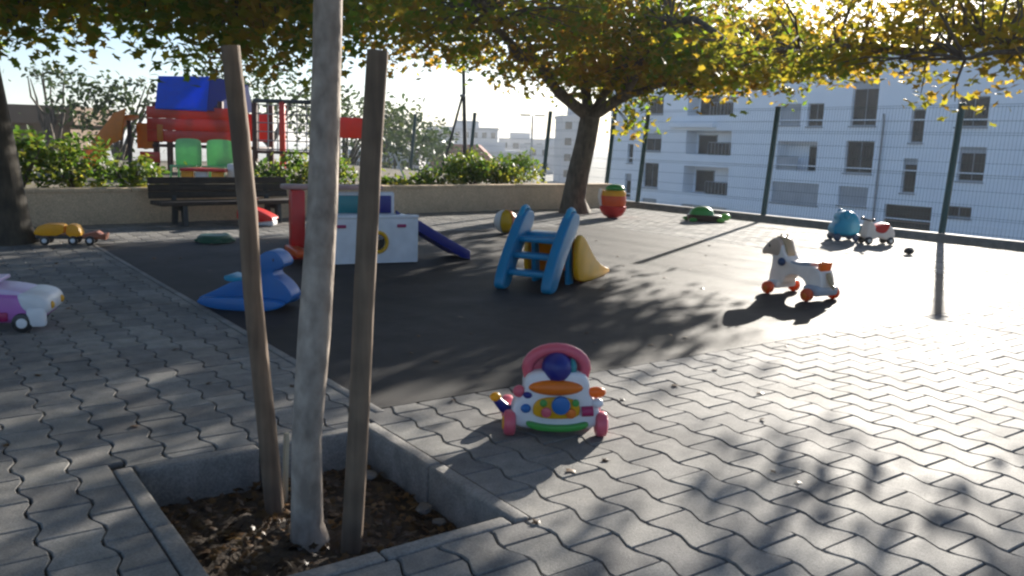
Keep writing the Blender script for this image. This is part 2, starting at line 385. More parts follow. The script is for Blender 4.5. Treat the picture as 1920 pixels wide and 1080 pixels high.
for d, x, y in cand:
    top, out, cut, dead = OUT1, OUT0, False, False
    for hx0, hy0, hx1, hy1 in HOLES:
        hw, hl = PW/2+AMP, PL/2
        if x+hw < hx0 or x-hw > hx1 or y+hl < hy0 or y-hl > hy1: continue
        if hx0 < x < hx1 and hy0 < y < hy1 and x-hw >= hx0 and x+hw <= hx1 and y-hl >= hy0 and y+hl <= hy1: dead = True; break
        # cut against the side the block mostly lies beyond
        ds = [(hx0-x, 0, hx0, True), (x-hx1, 0, hx1, False), (hy0-y, 1, hy0, True), (y-hy1, 1, hy1, False)]
        best = max(ds); ax = best[1]; less = best[3]; val = best[2]-(x if ax == 0 else y)
        g = 0.003
        out = clip(out, ax, val-g if less else val+g, less); cut = True
        if len(out) < 3: dead = True; break
        mx_ = sum(q[0] for q in out)/len(out); my_ = sum(q[1] for q in out)/len(out)
        top = [(q[0]+(mx_-q[0])*min(.3, .0055/max(1e-4, math.hypot(mx_-q[0], my_-q[1]))), q[1]+(my_-q[1])*min(.3, .0055/max(1e-4, math.hypot(mx_-q[0], my_-q[1])))) for q in out]
        xs = [q[ax] for q in out]
        if max(xs)-min(xs) < 0.014: dead = True; break
    if dead: continue
    tilt = (rng.uniform(-.008, .008), rng.uniform(-.008, .008)); dz = rng.uniform(-.0018, .0018)
    p = proj((x, y, 0)); seen = p and -60 < p[0] < 1980 and p[1] < 1130
    if n_obj < 300 and seen:
        if cut:
            bm = bmesh.new(); paver_bm(bm, top, out, (0, 0)); me = bpy.data.meshes.new('paver'); bm.to_mesh(me); bm.free(); me.materials.append(M_paver)
        else: me = me_full
        o = bpy.data.objects.new('paver', me); COL.objects.link(o); o.parent = pave
        o.location = (x, y, dz); o.rotation_euler = (tilt[0], tilt[1], rng.uniform(-.006, .006)); n_obj += 1
    else:
        paver_bm(field, top, out, (x, y), tilt, dz)
me = bpy.data.meshes.new('pavers_beyond'); field.to_mesh(me); field.free()
o = link('pavers_beyond', me, M_paver, pave); o['kind'] = 'stuff'

# tree pit: four kerbs, soil, litter
pit = thing('tree_pit', 'square tree pit of low concrete kerbs sunk in the paving', 'tree pit', ((PX0+PX1)/2, (PY0+PY1)/2, 0))
cx, cy = (PX0+PX1)/2, (PY0+PY1)/2
def pit_kerb(c, s):
    MB().box((c[0]-cx, c[1]-cy, c[2]), s, bevel=0.010, seg=3).build('kerb', M_kerb, pit)
for x_, y_, lx, ly, z_ in ((PX0+KW/2, (PY0+PY1)/2, KW-.004, PY1-PY0-.012, -.115), (PX1-KW/2, (PY0+PY1)/2, KW-.004, PY1-PY0-.012, -.113), ((PX0+PX1)/2, PY1-KW/2, PX1-PX0-2*KW-.006, KW-.004, -.118), ((PX0+PX1)/2, PY0+KW/2, PX1-PX0-2*KW-.006, KW-.004, -.116)):
    for q in (-1, 1):
        if lx > ly: pit_kerb((x_+q*lx/4, y_+rng.uniform(-.002, .002), z_+rng.uniform(-.003, .003)), (lx/2-.005, ly, .24))
        else: pit_kerb((x_+rng.uniform(-.002, .002), y_+q*ly/4, z_+rng.uniform(-.003, .003)), (lx, ly/2-.005, .24))
n = 40; gx = np.linspace(PX0+.03, PX1-.03, n); gy = np.linspace(PY0+.03, PY1-.03, n); X, Y = np.meshgrid(gx, gy)
Z = -0.145+0.012*np.sin(X*23+1)*np.cos(Y*19)+nrg.normal(0, .005, X.shape)+0.02*np.exp(-((X-.98)**2+(Y-2.4)**2)/.03)
idx = np.arange(n*n).reshape(n, n)
F = np.stack([idx[:-1, :-1], idx[:-1, 1:], idx[1:, 1:], idx[1:, :-1]], -1).reshape(-1, 4)
soil = mesh_np('soil', np.stack([X, Y, Z], -1).reshape(-1, 3), F, M_soil, None, True); tag(soil, kind='structure')

# ------------------------------------------------------------------ leaves and trees
ang = np.linspace(0, 2*np.pi, 10, endpoint=False)
rad = np.array([1.0, 0.50, 0.92, 0.45, 0.60, 0.28, 0.60, 0.45, 0.92, 0.50])
LEAF = np.concatenate([[[0, 0, 0.10]], np.stack([rad*np.cos(ang), rad*np.sin(ang), -0.10*np.abs(np.sin(ang))], -1)])
LEAF_F = np.array([[0, k+1, (k+1) % 10+1] for k in range(10)])
OVAL = np.array([[0, 0, 0], [1.0, 0, -.1], [.35, .42, .08], [-.5, .40, .05], [-1, 0, -.05], [-.5, -.40, .05], [.35, -.42, .08]])
OVAL_F = np.array([[0, k+1, (k+1) % 6+1] for k in range(6)])
def leaves(C, size, flat=0.6, tmpl=(LEAF, LEAF_F), rs=nrg):
    """leaf faces at centres C with random facing; returns verts, faces"""
    T, TF = tmpl; n = len(C)
    nrm = rs.normal(size=(n, 3)); nrm[:, 2] = np.abs(nrm[:, 2])+flat; nrm /= np.linalg.norm(nrm, axis=1)[:, None]
    t = rs.normal(size=(n, 3)); t -= nrm*(t*nrm).sum(1)[:, None]; t /= np.linalg.norm(t, axis=1)[:, None]
    b = np.cross(nrm, t); s = size*rs.uniform(.65, 1.25, n)
    V = C[:, None, :] + s[:, None, None]*(T[None, :, 0:1]*t[:, None]+T[None, :, 1:2]*b[:, None]+T[None, :, 2:3]*nrm[:, None])
    Fc = (np.arange(n)*len(T))[:, None, None]+TF[None]
    return V.reshape(-1, 3), Fc.reshape(-1, 3)
def crown(name, parent, centres, per, sig, size, m, flat=0.6, tmpl=(LEAF, LEAF_F), rs=nrg):
    C = np.repeat(np.asarray(centres, float), per, axis=0)
    C = C+rs.normal(size=C.shape)*np.array(sig)
    V, Fc = leaves(C, size, flat, tmpl, rs)
    o = mesh_np(name, V, Fc, m, parent); return o
def hash3(p, s):
    q = np.floor(np.asarray(p)/s).astype(int)
    h = (q[:, 0]*73856093) ^ (q[:, 1]*19349663) ^ (q[:, 2]*83492791)
    return ((h % 1000)+1000) % 1000/1000.0
def clumps(ells, n, gap=0.0, gs=0.9, rs=nrg, shell=0.0):
    out = []
    w = np.array([e[1][0]*e[1][1]*e[1][2] for e in ells]); w = w/w.sum()
    for (c, r), k in zip(ells, w):
        m = int(n*k)+1; p = rs.normal(size=(m, 3)); p /= np.linalg.norm(p, axis=1)[:, None]
        p *= (rs.uniform(shell, 1, m)**(1/2.4))[:, None]
        q = np.array(c)+p*np.array(r); q = q[hash3(q, gs) > gap]; out.append(q)
    return np.concatenate(out)
def thin_out(cs, zones, rs=nrg):
    """open the crown where the photograph shows sun on the ground: drop clumps lying on the sun line of those patches"""
    k = 1/math.tan(SUN_EL); g = cs[:, :2]-np.outer(cs[:, 2]*k, np.array([SUN_AZ.x, SUN_AZ.y])); keep = np.ones(len(cs), bool)
    for x0, y0, x1, y1, p in zones:
        m = (g[:, 0] > x0) & (g[:, 0] < x1) & (g[:, 1] > y0) & (g[:, 1] < y1); keep &= ~(m & (rs.random(len(cs)) > p))
    return cs[keep]
SUNNY = [(1.1, .8, 2.3, 2.9, .06), (2.3, .8, 3.1, 2.9, .45), (3.1, .8, 8.5, 3.1, .75), (4.9, 3.1, 12, 9.5, .12)]
def limb(mb, pts, r0, r1, n=8):
    k = len(pts); mb.tube(pts, [r0+(r1-r0)*(i/(k-1))**0.8 for i in range(k)], n)
def curve_pts(a, b, k=6, sag=0.0, wob=0.05, rs=rng):
    a = Vector(a); b = Vector(b); L = (b-a).length; out = []
    for i in range(k):
        t = i/(k-1); p = a.lerp(b, t); e = math.sin(math.pi*t)
        out.append(p+Vector((rs.uniform(-1, 1)*wob*L*e, rs.uniform(-1, 1)*wob*L*e, rs.uniform(-1, 1)*wob*L*e*0.6+sag*L*e)))
    return out
def twigs(mb, centres, limbpts, frac=0.5, r=0.010, rs=rng):
    LP = np.array([list(p) for p in limbpts])
    for c in centres:
        if rs.random() > frac: continue
        d = np.linalg.norm(LP-c, axis=1); j = int(d.argmin())
        if d[j] > 2.2: continue
        mb.tube(curve_pts(LP[j], c, 4, 0.06, 0.06, rs), [r*1.5, r*1.2, r*0.8, r*0.35], 5, cap=False)

def make_tree(name, label, cat, base, trunk, limbs, centres, per, sig, lsize, lm, bm_, r_base, r_fork, root=True, tw=0.6, flare=1.35, tmpl=(LEAF, LEAF_F)):
    t = thing(name, label, cat, base); B = Vector(base)
    mb = MB(); tp = [Vector(p)-B for p in trunk]; k = len(tp)
    mb.tube(tp, [r_base*(flare if i == 0 else 1.0)+(r_fork-r_base)*(i/(k-1)) for i in range(k)], 14)
    for v in mb.bm.verts: v.co += Vector((math.sin(v.co.z*9+v.co.x*30), math.cos(v.co.z*7+v.co.y*26), 0))*r_base*.045
    mb.build('trunk', bm_, t, smooth=60)
    mb = MB(); lp = []
    for pts, r0, r1 in limbs:
        q = [Vector(p)-B for p in pts]; limb(mb, q, r0, r1)
        for a, b in zip(q[:-1], q[1:]): lp += [a, (a+b)/2, b]
    cs = np.asarray(centres)-np.array(base)
    twigs(mb, cs, lp, tw)
    mb.build('limbs', bm_, t, smooth=60)
    o = crown('crown', t, cs, per, sig, lsize, lm, tmpl=tmpl); o['kind'] = 'stuff'
    return t

# tree A: plane tree by the planter wall, forked low, wide flat crown
bA = (9.45, 11.25, 0.0)
limbsA = []
forkA = (9.55, 11.08, 1.62)
for e, r0 in [((8.86, 11.1, 1.98), .115), ((9.85, 10.6, 1.95), .11), ((9.7, 11.5, 2.4), .10), ((10.2, 11.3, 2.2), .09)]:
    limbsA.append((curve_pts(forkA, e, 4, 0, .04), r0, r0*.8))
prim = [((8.86, 11.1, 1.98), (7.2, 10.6, 2.75)), ((8.86, 11.1, 1.98), (8.0, 11.6, 3.2)), ((7.9, 10.85, 2.4), (6.2, 9.4, 2.9)), ((9.85, 10.6, 1.95), (10.3, 9.6, 2.15)), ((10.3, 9.6, 2.15), (10.5, 8.2, 2.45)),
        ((9.85, 10.6, 1.95), (9.2, 9.0, 2.9)), ((9.7, 11.5, 2.4), (9.5, 11.8, 4.2)), ((10.2, 11.3, 2.2), (11.6, 11.8, 3.2)), ((9.2, 9.0, 2.9), (8.4, 7.2, 2.4)), ((8.0, 11.6, 3.2), (6.8, 12.4, 4.0)), ((10.3, 9.6, 2.15), (11.6, 9.4, 2.9))]
for a, b in prim: limbsA.append((curve_pts(a, b, 6, .06, .05), .075, .028))
ellA = [((8.2, 10.6, 2.9), (2.7, 2.2, .85)), ((10.2, 10.2, 3.1), (2.0, 2.1, 1.0)), ((9.3, 11.6, 4.3), (2.7, 2.6, 1.2)), ((9.4, 8.9, 2.7), (1.6, 1.3, .6)), ((6.6, 9.8, 2.8), (1.7, 1.7, .65)), ((8.6, 11.4, 5.5), (2.0, 2.0, .9)), ((11.0, 11.6, 3.2), (1.3, 1.6, 1.0)), ((8.5, 7.3, 2.2), (1.2, 1.0, .32)), ((11.6, 9.6, 2.65), (1.0, 1.3, .45)), ((11.2, 8.4, 2.45), (.9, .9, .36)), ((5.6, 10.6, 2.75), (1.3, 1.4, .55)), ((8.3, 13.5, 3.3), (2.2, 1.5, .9)), ((10.6, 12.9, 3.2), (1.3, 1.4, .9))]
cA = clumps(ellA, 1050, 0.32, 0.7)
cA[:, 2] += nrg.normal(0, .12, len(cA))
q_ = np.stack([nrg.uniform(1.6, 4.7, 1500), nrg.uniform(3.4, 9.0, 1500), nrg.uniform(2.15, 3.7, 1500)], -1)  # extra clumps added up-sun so the left rubber floor falls in shade
q_[:, :2] += np.outer(q_[:, 2]/math.tan(SUN_EL), np.array([SUN_AZ.x, SUN_AZ.y]))
q_ = q_[(np.hypot(q_[:, 0]-9.9, (q_[:, 1]-10.4)*.9) < 3.3)]; q_ = q_[hash3(q_, .7) > .38][:300]
cA = thin_out(np.concatenate([cA, q_]), SUNNY)
cA = np.concatenate([cA, np.array([[10.35, 11.0, 1.62], [10.2, 10.75, 1.5], [10.45, 10.9, 1.4], [10.15, 10.9, 1.75], [9.75, 10.3, 1.98], [7.6, 9.9, 2.12], [7.3, 10.2, 2.2], [8.3, 10.3, 2.05]])])
treeA = make_tree('plane_tree', 'forked tree with low spreading autumn crown beside the end of the planter wall', 'tree', bA,
    [(9.45, 11.25, 0), (9.40, 11.22, .25), (9.45, 11.18, .7), (9.52, 11.12, 1.2), forkA], limbsA, cA, 26, (.21, .21, .14), .078, M_leafA, M_bark, .21, .17)

# tree L: trunk at the left edge
bL = (0.89, 9.62, 0.0)
limbsL = []
for e in [(2.2, 9.3, 3.0), (-.4, 9.9, 3.2), (1.3, 8.2, 2.9), (.9, 11.0, 3.3), (.5, 6.8, 3.0), (3.0, 8.4, 2.7), (2.4, 10.6, 3.0)]:
    limbsL.append((curve_pts((.70, 9.62, 2.0), e, 7, .08, .05), .085, .02))
ellL = [((1.6, 9.4, 2.75), (2.2, 1.9, .75)), ((3.2, 8.5, 2.35), (1.3, 1.3, .55)), ((.3, 9.6, 2.5), (1.5, 1.5, .6)), ((2.2, 7.9, 2.45), (1.5, 1.2, .42)), ((1.6, 10.8, 2.9), (1.8, 1.3, .8)), ((4.3, 9.0, 2.8), (1.1, 1.3, .5)), ((1.0, 8.0, 2.5), (1.2, 1.2, .4)), ((.2, 6.2, 3.0), (2.2, 1.9, .6)), ((-1.2, 4.6, 3.1), (1.6, 1.6, .6))]  # last two lobes, out of view, added to block skylight over left paving
cL = clumps(ellL, 1200, 0.2, 0.6)
cL[:, 2] += nrg.normal(0, .14, len(cL))
treeL = make_tree('shade_tree', 'thick dark trunk at the left edge under a bronze-green crown', 'tree', bL,
    [(.89, 9.62, 0), (.88, 9.62, .15), (.85, 9.62, .5), (.78, 9.62, 1.2), (.70, 9.62, 2.0)], limbsL, cL, 24, (.21, .21, .14), .074, M_leafL, M_barkd, .22, .165, flare=1.2)

# tree B: stands right of the frame inside the fence, its boughs reach into the picture
bB = (8.6, 1.2, 0.0)
limbsB = []
for a, b in [((8.6, 1.3, 1.5), (8.4, 2.9, 2.0)), ((8.4, 2.9, 2.0), (8.0, 4.6, 2.1)), ((8.0, 4.6, 2.1), (7.6, 5.6, 2.15)), ((8.4, 2.9, 2.0), (7.4, 3.8, 1.95)), ((8.6, 1.3, 1.5), (7.2, 1.8, 2.6)), ((8.6, 1.3, 1.5), (9.6, 2.6, 2.6)), ((9.6, 2.6, 2.6), (9.4, 4.6, 2.4))]:
    limbsB.append((curve_pts(a, b, 7, .05, .05), .05, .015))
ellB = [((7.9, 4.4, 2.12), (1.2, 1.4, .30)), ((9.2, 4.3, 2.5), (1.0, 1.2, .28)), ((7.1, 5.0, 2.05), (1.1, .9, .28)), ((8.1, 6.1, 2.15), (.9, .6, .22)), ((10.2, 5.4, 2.45), (1.2, .8, .25))]
cB = np.concatenate([clumps(ellB, 300, 0.35, 0.7), clumps([((8.2, 4.4, 2.75), (1.9, 1.9, .36)), ((8.4, 2.0, 2.9), (1.8, 1.6, .5))], 260, .3, .6)])
cB[:, 2] += nrg.normal(0, .06, len(cB)); cB = thin_out(cB, SUNNY)
cB = np.concatenate([cB, np.array([[7.75, 4.35, 1.70], [7.7, 4.0, 1.62], [7.85, 3.95, 1.66], [7.6, 4.1, 1.80]])])
treeB = make_tree('bough_tree', 'yellowing tree whose sparse boughs hang in from the right edge', 'tree', bB,
    [(8.6, 1.2, 0), (8.6, 1.2, .3), (8.6, 1.25, .9), (8.6, 1.3, 1.5)], limbsB, cB, 17, (.15, .15, .09), .058, M_leafB, M_bark, .15, .11)

# young tree in the pit
bY = (.976, 2.394, -.15)
limbsY = []
for e in [(2.0, 3.2, 2.9), (-.2, 1.7, 2.9), (1.6, 1.3, 3.0), (-.3, 3.1, 3.1), (1.0, 2.5, 3.6), (.7, 3.9, 3.0)]:
    limbsY.append((curve_pts((1.06, 2.39, 1.95), e, 6, .08, .05), .028, .01))
cY = clumps([((.5, 2.4, 3.0), (2.4, 2.3, .75))], 420, 0.12, .5)  # unseen crown above the frame, widened to block skylight over pit and paving
treeY = make_tree('young_tree', 'slim pale-barked young tree standing in the square pit between wooden stakes', 'tree', bY,
    [(.985, 2.385, -.15), (.978, 2.392, -.08), (.972, 2.38, .2), (.985, 2.345, .55), (1.02, 2.36, .9), (1.045, 2.385, 1.35), (1.06, 2.39, 1.95)], limbsY, cY, 24, (.17, .17, .11), .055, M_leafA, M_trunkY, .051, .042, flare=1.25)
def stake(label, a, b, r, group=None):
    a = Vector(a); b = Vector(b); t = thing('wooden_stake', label, 'stake', a)
    d = b-a; k = 7
    pts = [d*(i/(k-1))+Vector((rng.uniform(-.004, .004), rng.uniform(-.004, .004), 0)) for i in range(k)]
    mb = MB(); mb.tube(pts, [r*1.05, r*1.03, r, r*.99, r, r*.97, r*.95], 14); mb.build('post', M_stake, t, smooth=50)
    return t
stake('round brown stake leaning left, behind the pale young trunk', (.97, 2.66, -.15), (.885, 2.745, 1.385), .031)
stake('round brown stake on the right of the pale young trunk, top showing', (1.065, 2.255, -.15), (1.105, 2.19, 1.355), .031)
mb = MB(); mb.box((0, 0, .13), (.018, .012, .26), bevel=.002); o = mb.build('stub_stake', mat('split_pale_wood', (.5, .45, .33), .7)); o.location = (1.03, 2.72, -.15); o.rotation_euler = (.03, .02, .3)
tag(o, 'short thin pale stick beside the foot of the left stake', 'stick')
C = np.stack([nrg.uniform(-.5, 8, 120), nrg.uniform(1.6, 9.2, 120), np.full(120, .006)], -1)
C = C[~((C[:, 0] > PX0-.03) & (C[:, 0] < PX1+.03) & (C[:, 1] > PY0-.03) & (C[:, 1] < PY1+.03))]
V, Fc = leaves(C, .026, 5.0); o = mesh_np('fallen_leaves', V, Fc, M_litter); tag(o, 'a few small dry leaves lying about on the paving and rubber floor', 'fallen leaves', kind='stuff')
# leaf litter and stones in the pit
C = np.stack([nrg.uniform(PX0+.08, PX1-.08, 800), nrg.uniform(PY0+.08, PY1-.08, 800), nrg.uniform(-.14, -.118, 800)], -1)
V, Fc = leaves(C, .021, 1.6); o = mesh_np('leaf_litter', V, Fc, M_litter); tag(o, 'brown fallen leaves littering the soil of the tree pit', 'leaf litter', kind='stuff')
def stone(name, c, s, m, parent=None, seed=0):
    rr = random.Random(seed); bm = bmesh.new(); bmesh.ops.create_icosphere(bm, subdivisions=2, radius=1)
    for v in bm.verts: v.co = Vector((v.co.x*s[0], v.co.y*s[1], v.co.z*s[2]))*(1+rr.uniform(-.14, .14))
    me = bpy.data.meshes.new(name); bm.to_mesh(me); bm.free(); o = link(name, me, m, parent); o.location = c; o.rotation_euler = (0, 0, rr.uniform(0, 6)); return o
SPOT = ['flat pale stone nearest the far corner of the tree pit', 'jagged pale stone midway along the right pit kerb', 'small pale stone towards the front of the right pit kerb', 'tiny pale stone just behind the front pit kerb']
for i, (x, y, s) in enumerate([(1.36, 2.75, .042), (1.39, 2.38, .036), (1.38, 2.26, .026), (1.33, 2.14, .02)]):
    tag(stone('stone', (x, y, -.12), (s, s*.8, s*.4), M_chalk, seed=i), SPOT[i], 'stone', 'stones along the right side of the pit')

# ------------------------------------------------------------------ planter wall, raised bed, shrubs
WA = Vector((-4.0, 10.55, 0)); WB = Vector((11.3, 12.35, 0)); wd = (WB-WA).normalized(); wa = math.atan2(wd.y, wd.x); WH = 0.43
pw = thing('planter_wall', 'long low beige rendered planter wall behind the playground', 'wall', WA, wa)
L = (WB-WA).length
MB().box((L/2, .11, WH/2-.05), (L, .22, WH+.02), bevel=.012).build('wall_body', M_wall, pw)
npz = 12
for i in range(npz):
    MB().box(((i+.5)*L/npz, .11, WH-.02), (L/npz-.008, .25, .05), bevel=.01).build('coping_slab', M_wall, pw)
bed = bpy.data.meshes.new('raised_bed'); bm = bmesh.new()
nv = Vector((-wd.y, wd.x, 0))
pA = WA+nv*.2; pB = WB+nv*.2
bm.faces.new([bm.verts.new(p) for p in ((pA.x, pA.y, .34), (pB.x, pB.y, .34), (11.5, 26, .34), (-12, 26, .34), (-12, pA.y, .34))])
bm.to_mesh(bed); bm.free(); o = link('raised_bed', bed, mat('bed_earth', (.16, .12, .07), .95, (.08, .07, .035), 1.5, .5, 12)); tag(o, kind='structure')
def shrub(label, c, r, n, per=22, size=.05, m=None, stems=5, group='shrubs on the raised bed'):
    t = thing('shrub', label, 'shrub', (c[0], c[1], .34), 0, group)
    mb = MB()
    for i in range(stems):
        a = rng.uniform(0, 6.28); mb.tube(curve_pts((0, 0, 0), (math.cos(a)*r[0]*.6, math.sin(a)*r[1]*.6, r[2]*1.4), 5, .05, .08), [.018, .015, .012, .009, .005], 6)
    mb.build('stem', M_bark, t)
    cs = clumps([((0, 0, r[2]*.95), r)], n, .15, .25)
    o = crown('foliage', t, cs, per, (.10, .10, .07), size, m or M_leafG, .3, (OVAL, OVAL_F)); o['kind'] = 'stuff'
def onwall(x, off): 
    t = (x-WA.x)/wd.x; p = WA+wd*t+nv*off; return (p.x, p.y)
shrubs = [('dark green shrub just right of the thick left trunk', onwall(1.35, .8), (.5, .5, .38), 40), ('loose leafy shrub below the orange tower slide', onwall(2.0, 1.0), (.55, .5, .36), 44),
          ('tall dark shrub behind the other shrubs near the left trunk', onwall(1.2, 2.3), (.8, .6, .5), 60), ('yellow-tipped low shrub left of the white post box', onwall(2.55, .55), (.35, .35, .24), 26),
          ('low green shrub between the bench and the pale young trunk', onwall(4.9, .7), (.5, .4, .26), 36), ('yellow-green shrub seen between the pale trunk and the right stake', onwall(5.65, .8), (.32, .3, .24), 24),
          ('rounded dark-green and yellow bush in the middle of the planter', onwall(8.55, .9), (.62, .5, .30), 60), ('yellow-leaved bush to the right in the planter near the forked tree', onwall(9.15, .85), (.4, .4, .24), 34),
          ('small green shrub against the forked tree trunk', onwall(9.9, 1.2), (.45, .4, .34), 36), ('low yellow-green cover plant right of the right stake', onwall(6.4, .5), (.5, .25, .10), 26), ('thin green shrub below the leaning brace pole', onwall(7.45, .6), (.4, .3, .14), 24)]
for lb, c, r, n in shrubs: shrub(lb, c, r, n)

# ------------------------------------------------------------------ bench in front of the wall
bc = onwall(3.42, -.42)
be = thing('park_bench', 'dark slatted bench standing before the beige planter wall', 'bench', (bc[0], bc[1], 0), wa)
for i in range(4): MB().box((0, -.17+i*.095, .275), (1.85, .090, .05), bevel=.006).build('seat_slat', M_wooddk, be)
rt = Matrix.Rotation(R(-10), 3, 'X')
for i in range(3): MB().box((0, .20+i*.014, .36+i*.088), (1.85, .03, .085), rt, bevel=.006).build('back_slat', M_wooddk, be)
for x in (-.62, .62):
    mb = MB(); mb.prism([(-.19, 0), (-.12, 0), (-.09, .18), (.12, .18), (.15, 0), (.22, 0), (.19, .24), (.27, .56), (.235, .57), (.16, .255), (-.17, .255)], -.03, .03, Matrix.Translation((x, 0, 0)) @ Matrix.Rotation(R(90), 4, 'Z'), bevel=.006)
    mb.build('leg', M_darkst, be)

# ------------------------------------------------------------------ fence along the right side
fence = thing('mesh_fence', 'green welded-mesh fence with round posts along the right side of the terrace', 'fence', (11.75, 0, 0))
LEAN = math.tan(R(5.0)); FH = 1.86
mb = MB(); mb.box((.0, 14, .015), (.16, 34, .17), bevel=.015); mb.build('foot_kerb', M_kerb, fence)
py = [0.1, 3.1, 6.08, 9.1, 12.1, 13.05, 15.15, 18.2, 21.2, 24.2, 27.2]
for y in py:
    MB().tube([(0, y, .05), (LEAN*FH*.5, y, FH*.5), (LEAN*FH, y, FH)], .045, 12).build('post', M_fence, fence)
    MB().disc((LEAN*FH, y, FH+.008), (0, 0, 1), .05, .02).build('post_cap', M_fence, fence)
for ya, yb in zip(py[:-1], py[1:]):
    V = []; Fq = []
    def wire(a, b, r):
        a = np.array(a); b = np.array(b); t = (b-a)/np.linalg.norm(b-a)
        u = np.cross(t, [1, .3, .2]); u /= np.linalg.norm(u); w = np.cross(t, u); base = len(V)
        for p in (a, b):
            for k in range(4):
                an = k*math.pi/2; V.append(p+r*(u*math.cos(an)+w*math.sin(an)))
        for k in range(4): Fq.append((base+k, base+(k+1) % 4, base+4+(k+1) % 4, base+4+k))
    yy = ya+.05
    while yy < yb-.04:
        wire((LEAN*.12, yy, .12), (LEAN*FH, yy, FH-.02), .0017); yy += .05
    for i in range(10):
        z = .14+i*(FH-.18)/9
        wire((LEAN*z-.004, ya+.03, z), (LEAN*z-.004, yb-.03, z), .0024)
        if i in (1, 4, 7, 9): wire((LEAN*z-.016, ya+.03, z+.03), (LEAN*z-.016, yb-.03, z+.03), .0024)
    mesh_np('mesh_panel', V, Fq, M_fence, fence)
# tall pole with brace at the back
tp = thing('tall_pole', 'tall dark pole with a slanted brace rising behind the planter wall', 'pole', (10.85, 16.9, .34))
MB().tube([(0, 0, 0), (-.06, .03, 1.5), (-.14, .06, 3.6)], [.05, .045, .035], 10).build('mast', M_darkst, tp)
MB().tube([(-.5, .3, 0), (-.10, .06, 1.85)], .028, 8).build('brace', M_darkst, tp)
MB().disc((-.10, .05, 1.85), (0, 0, 1), .07, .06).build('clamp', M_steel, tp)

# ------------------------------------------------------------------ toys
def facing(o, px, py): pass
CAMANG = math.atan2(-.588, .809)            # direction of picture-right on the ground
# --- activity walker
wk = thing('activity_walker', 'white toddler push walker with pink wheels, arch handle and blue ball, on the paving', 'walker', (2.045, 2.50, 0), CAMANG+R(3))
prof = smooth_outline([(-.15, .025), (.15, .025), (.175, .07), (.165, .13), (.125, .17), (.13, .215), (.10, .26), (-.10, .26), (-.13, .215), (-.125, .17), (-.165, .13), (-.175, .07)], 2)
body = MB().prism(prof, -.055, .06, bevel=.018).build('body', M_white, wk)
MB().ball((-.005, -.052, .197), (.108, .03, .031)).build('orange_band', M_orange, wk)
pan = MB().prism(smooth_outline([(-.085, .075), (.085, .075), (.095, .125), (.06, .160), (-.06, .160), (-.095, .125)], 2), -.068, -.05, bevel=.006).build('face_panel', M_yellow, wk)
MB().disc((.015, -.074, .132), (0, 1, 0), .036, .02, .006).build('blue_dial', M_blue, wk)
MB().disc((-.052, -.072, .140), (0, 1, 0), .014, .014).build('green_button', M_green, wk)
MB().disc((.072, -.072, .142), (0, 1, 0), .014, .014).build('green_button', M_green, wk)
MB().disc((-.04, -.072, .103), (0, 1, 0), .020, .012).build('pink_button', M_pink, wk)
MB().disc((.055, -.072, .10), (0, 1, 0), .020, .012).build('orange_button', M_orange, wk)
MB().ball((-.118, -.056, .113), (.020, .014, .018)).build('blue_button', M_blue, wk)
MB().tube([(.098, -.06, .105), (.142, -.06, .108)], .020, 12).build('roller', M_magenta, wk)
MB().prism(smooth_outline([(-.115, .068), (-.115, .045), (-.06, .026), (.07, .026), (.125, .045), (.125, .068), (.06, .05), (-.05, .05)], 2), -.078, -.045, bevel=.006).build('bumper', M_green, wk)
MB().tube([(-.105+.0, 0, .225)]+[(.112*math.cos(t), 0, .262+.075*math.sin(t)) for t in np.linspace(math.pi, 0, 13)]+[(.105, 0, .225)], [.022]+[.024]*13+[.022], 12).build('handle', M_pink, wk)
MB().prism(smooth_outline([(-.105, .22), (.105, .22), (.10, .30), (.0, .335), (-.10, .30)], 2), .0, .03, bevel=.006).build('ball_cradle', M_pink, wk)
MB().ball((.0, -.02, .268), .060, 20).build('ball', M_navy, wk)
MB().ball((.057, -.012, .268), (.022, .036, .036)).build('ball_cap', M_teal, wk)
for x, sgn in ((-.178, -1), (.178, 1)):
    for y in (-.04, .16):
        w = MB().disc((x, y, .05), (1, 0, 0), .05, .046, .014, 24).build('wheel', M_pink, wk)
        MB().disc((x+sgn*.022, y, .05), (1, 0, 0), .026, .012).build('hub', M_yellow if sgn < 0 else M_white, w)
MB().box((0, .115, .045), (.30, .20, .03), bevel=.01).build('rear_frame', M_white, wk)
MB().ball((.155, -.035, .176), (.038, .02, .022)).build('knob', M_orange, wk)
MB().ball((-.145, -.035, .175), (.024, .02, .024)).build('knob', M_pink, wk)
MB().ball((.158, -.045, .135), (.026, .02, .020)).build('ear', M_white, wk)
MB().ball((-.112, -.05, .165), (.018, .016, .014)).build('ear', M_navy, wk)
lv = MB().tube([(-.16, .02, .07), (-.20, .01, .095), (-.23, 0, .13)], [.018, .022, .016], 10).build('lever', M_navy, wk)
MB().ball((-.234, 0, .14), (.022, .02, .018)).build('lever_tip', M_yellow, lv)

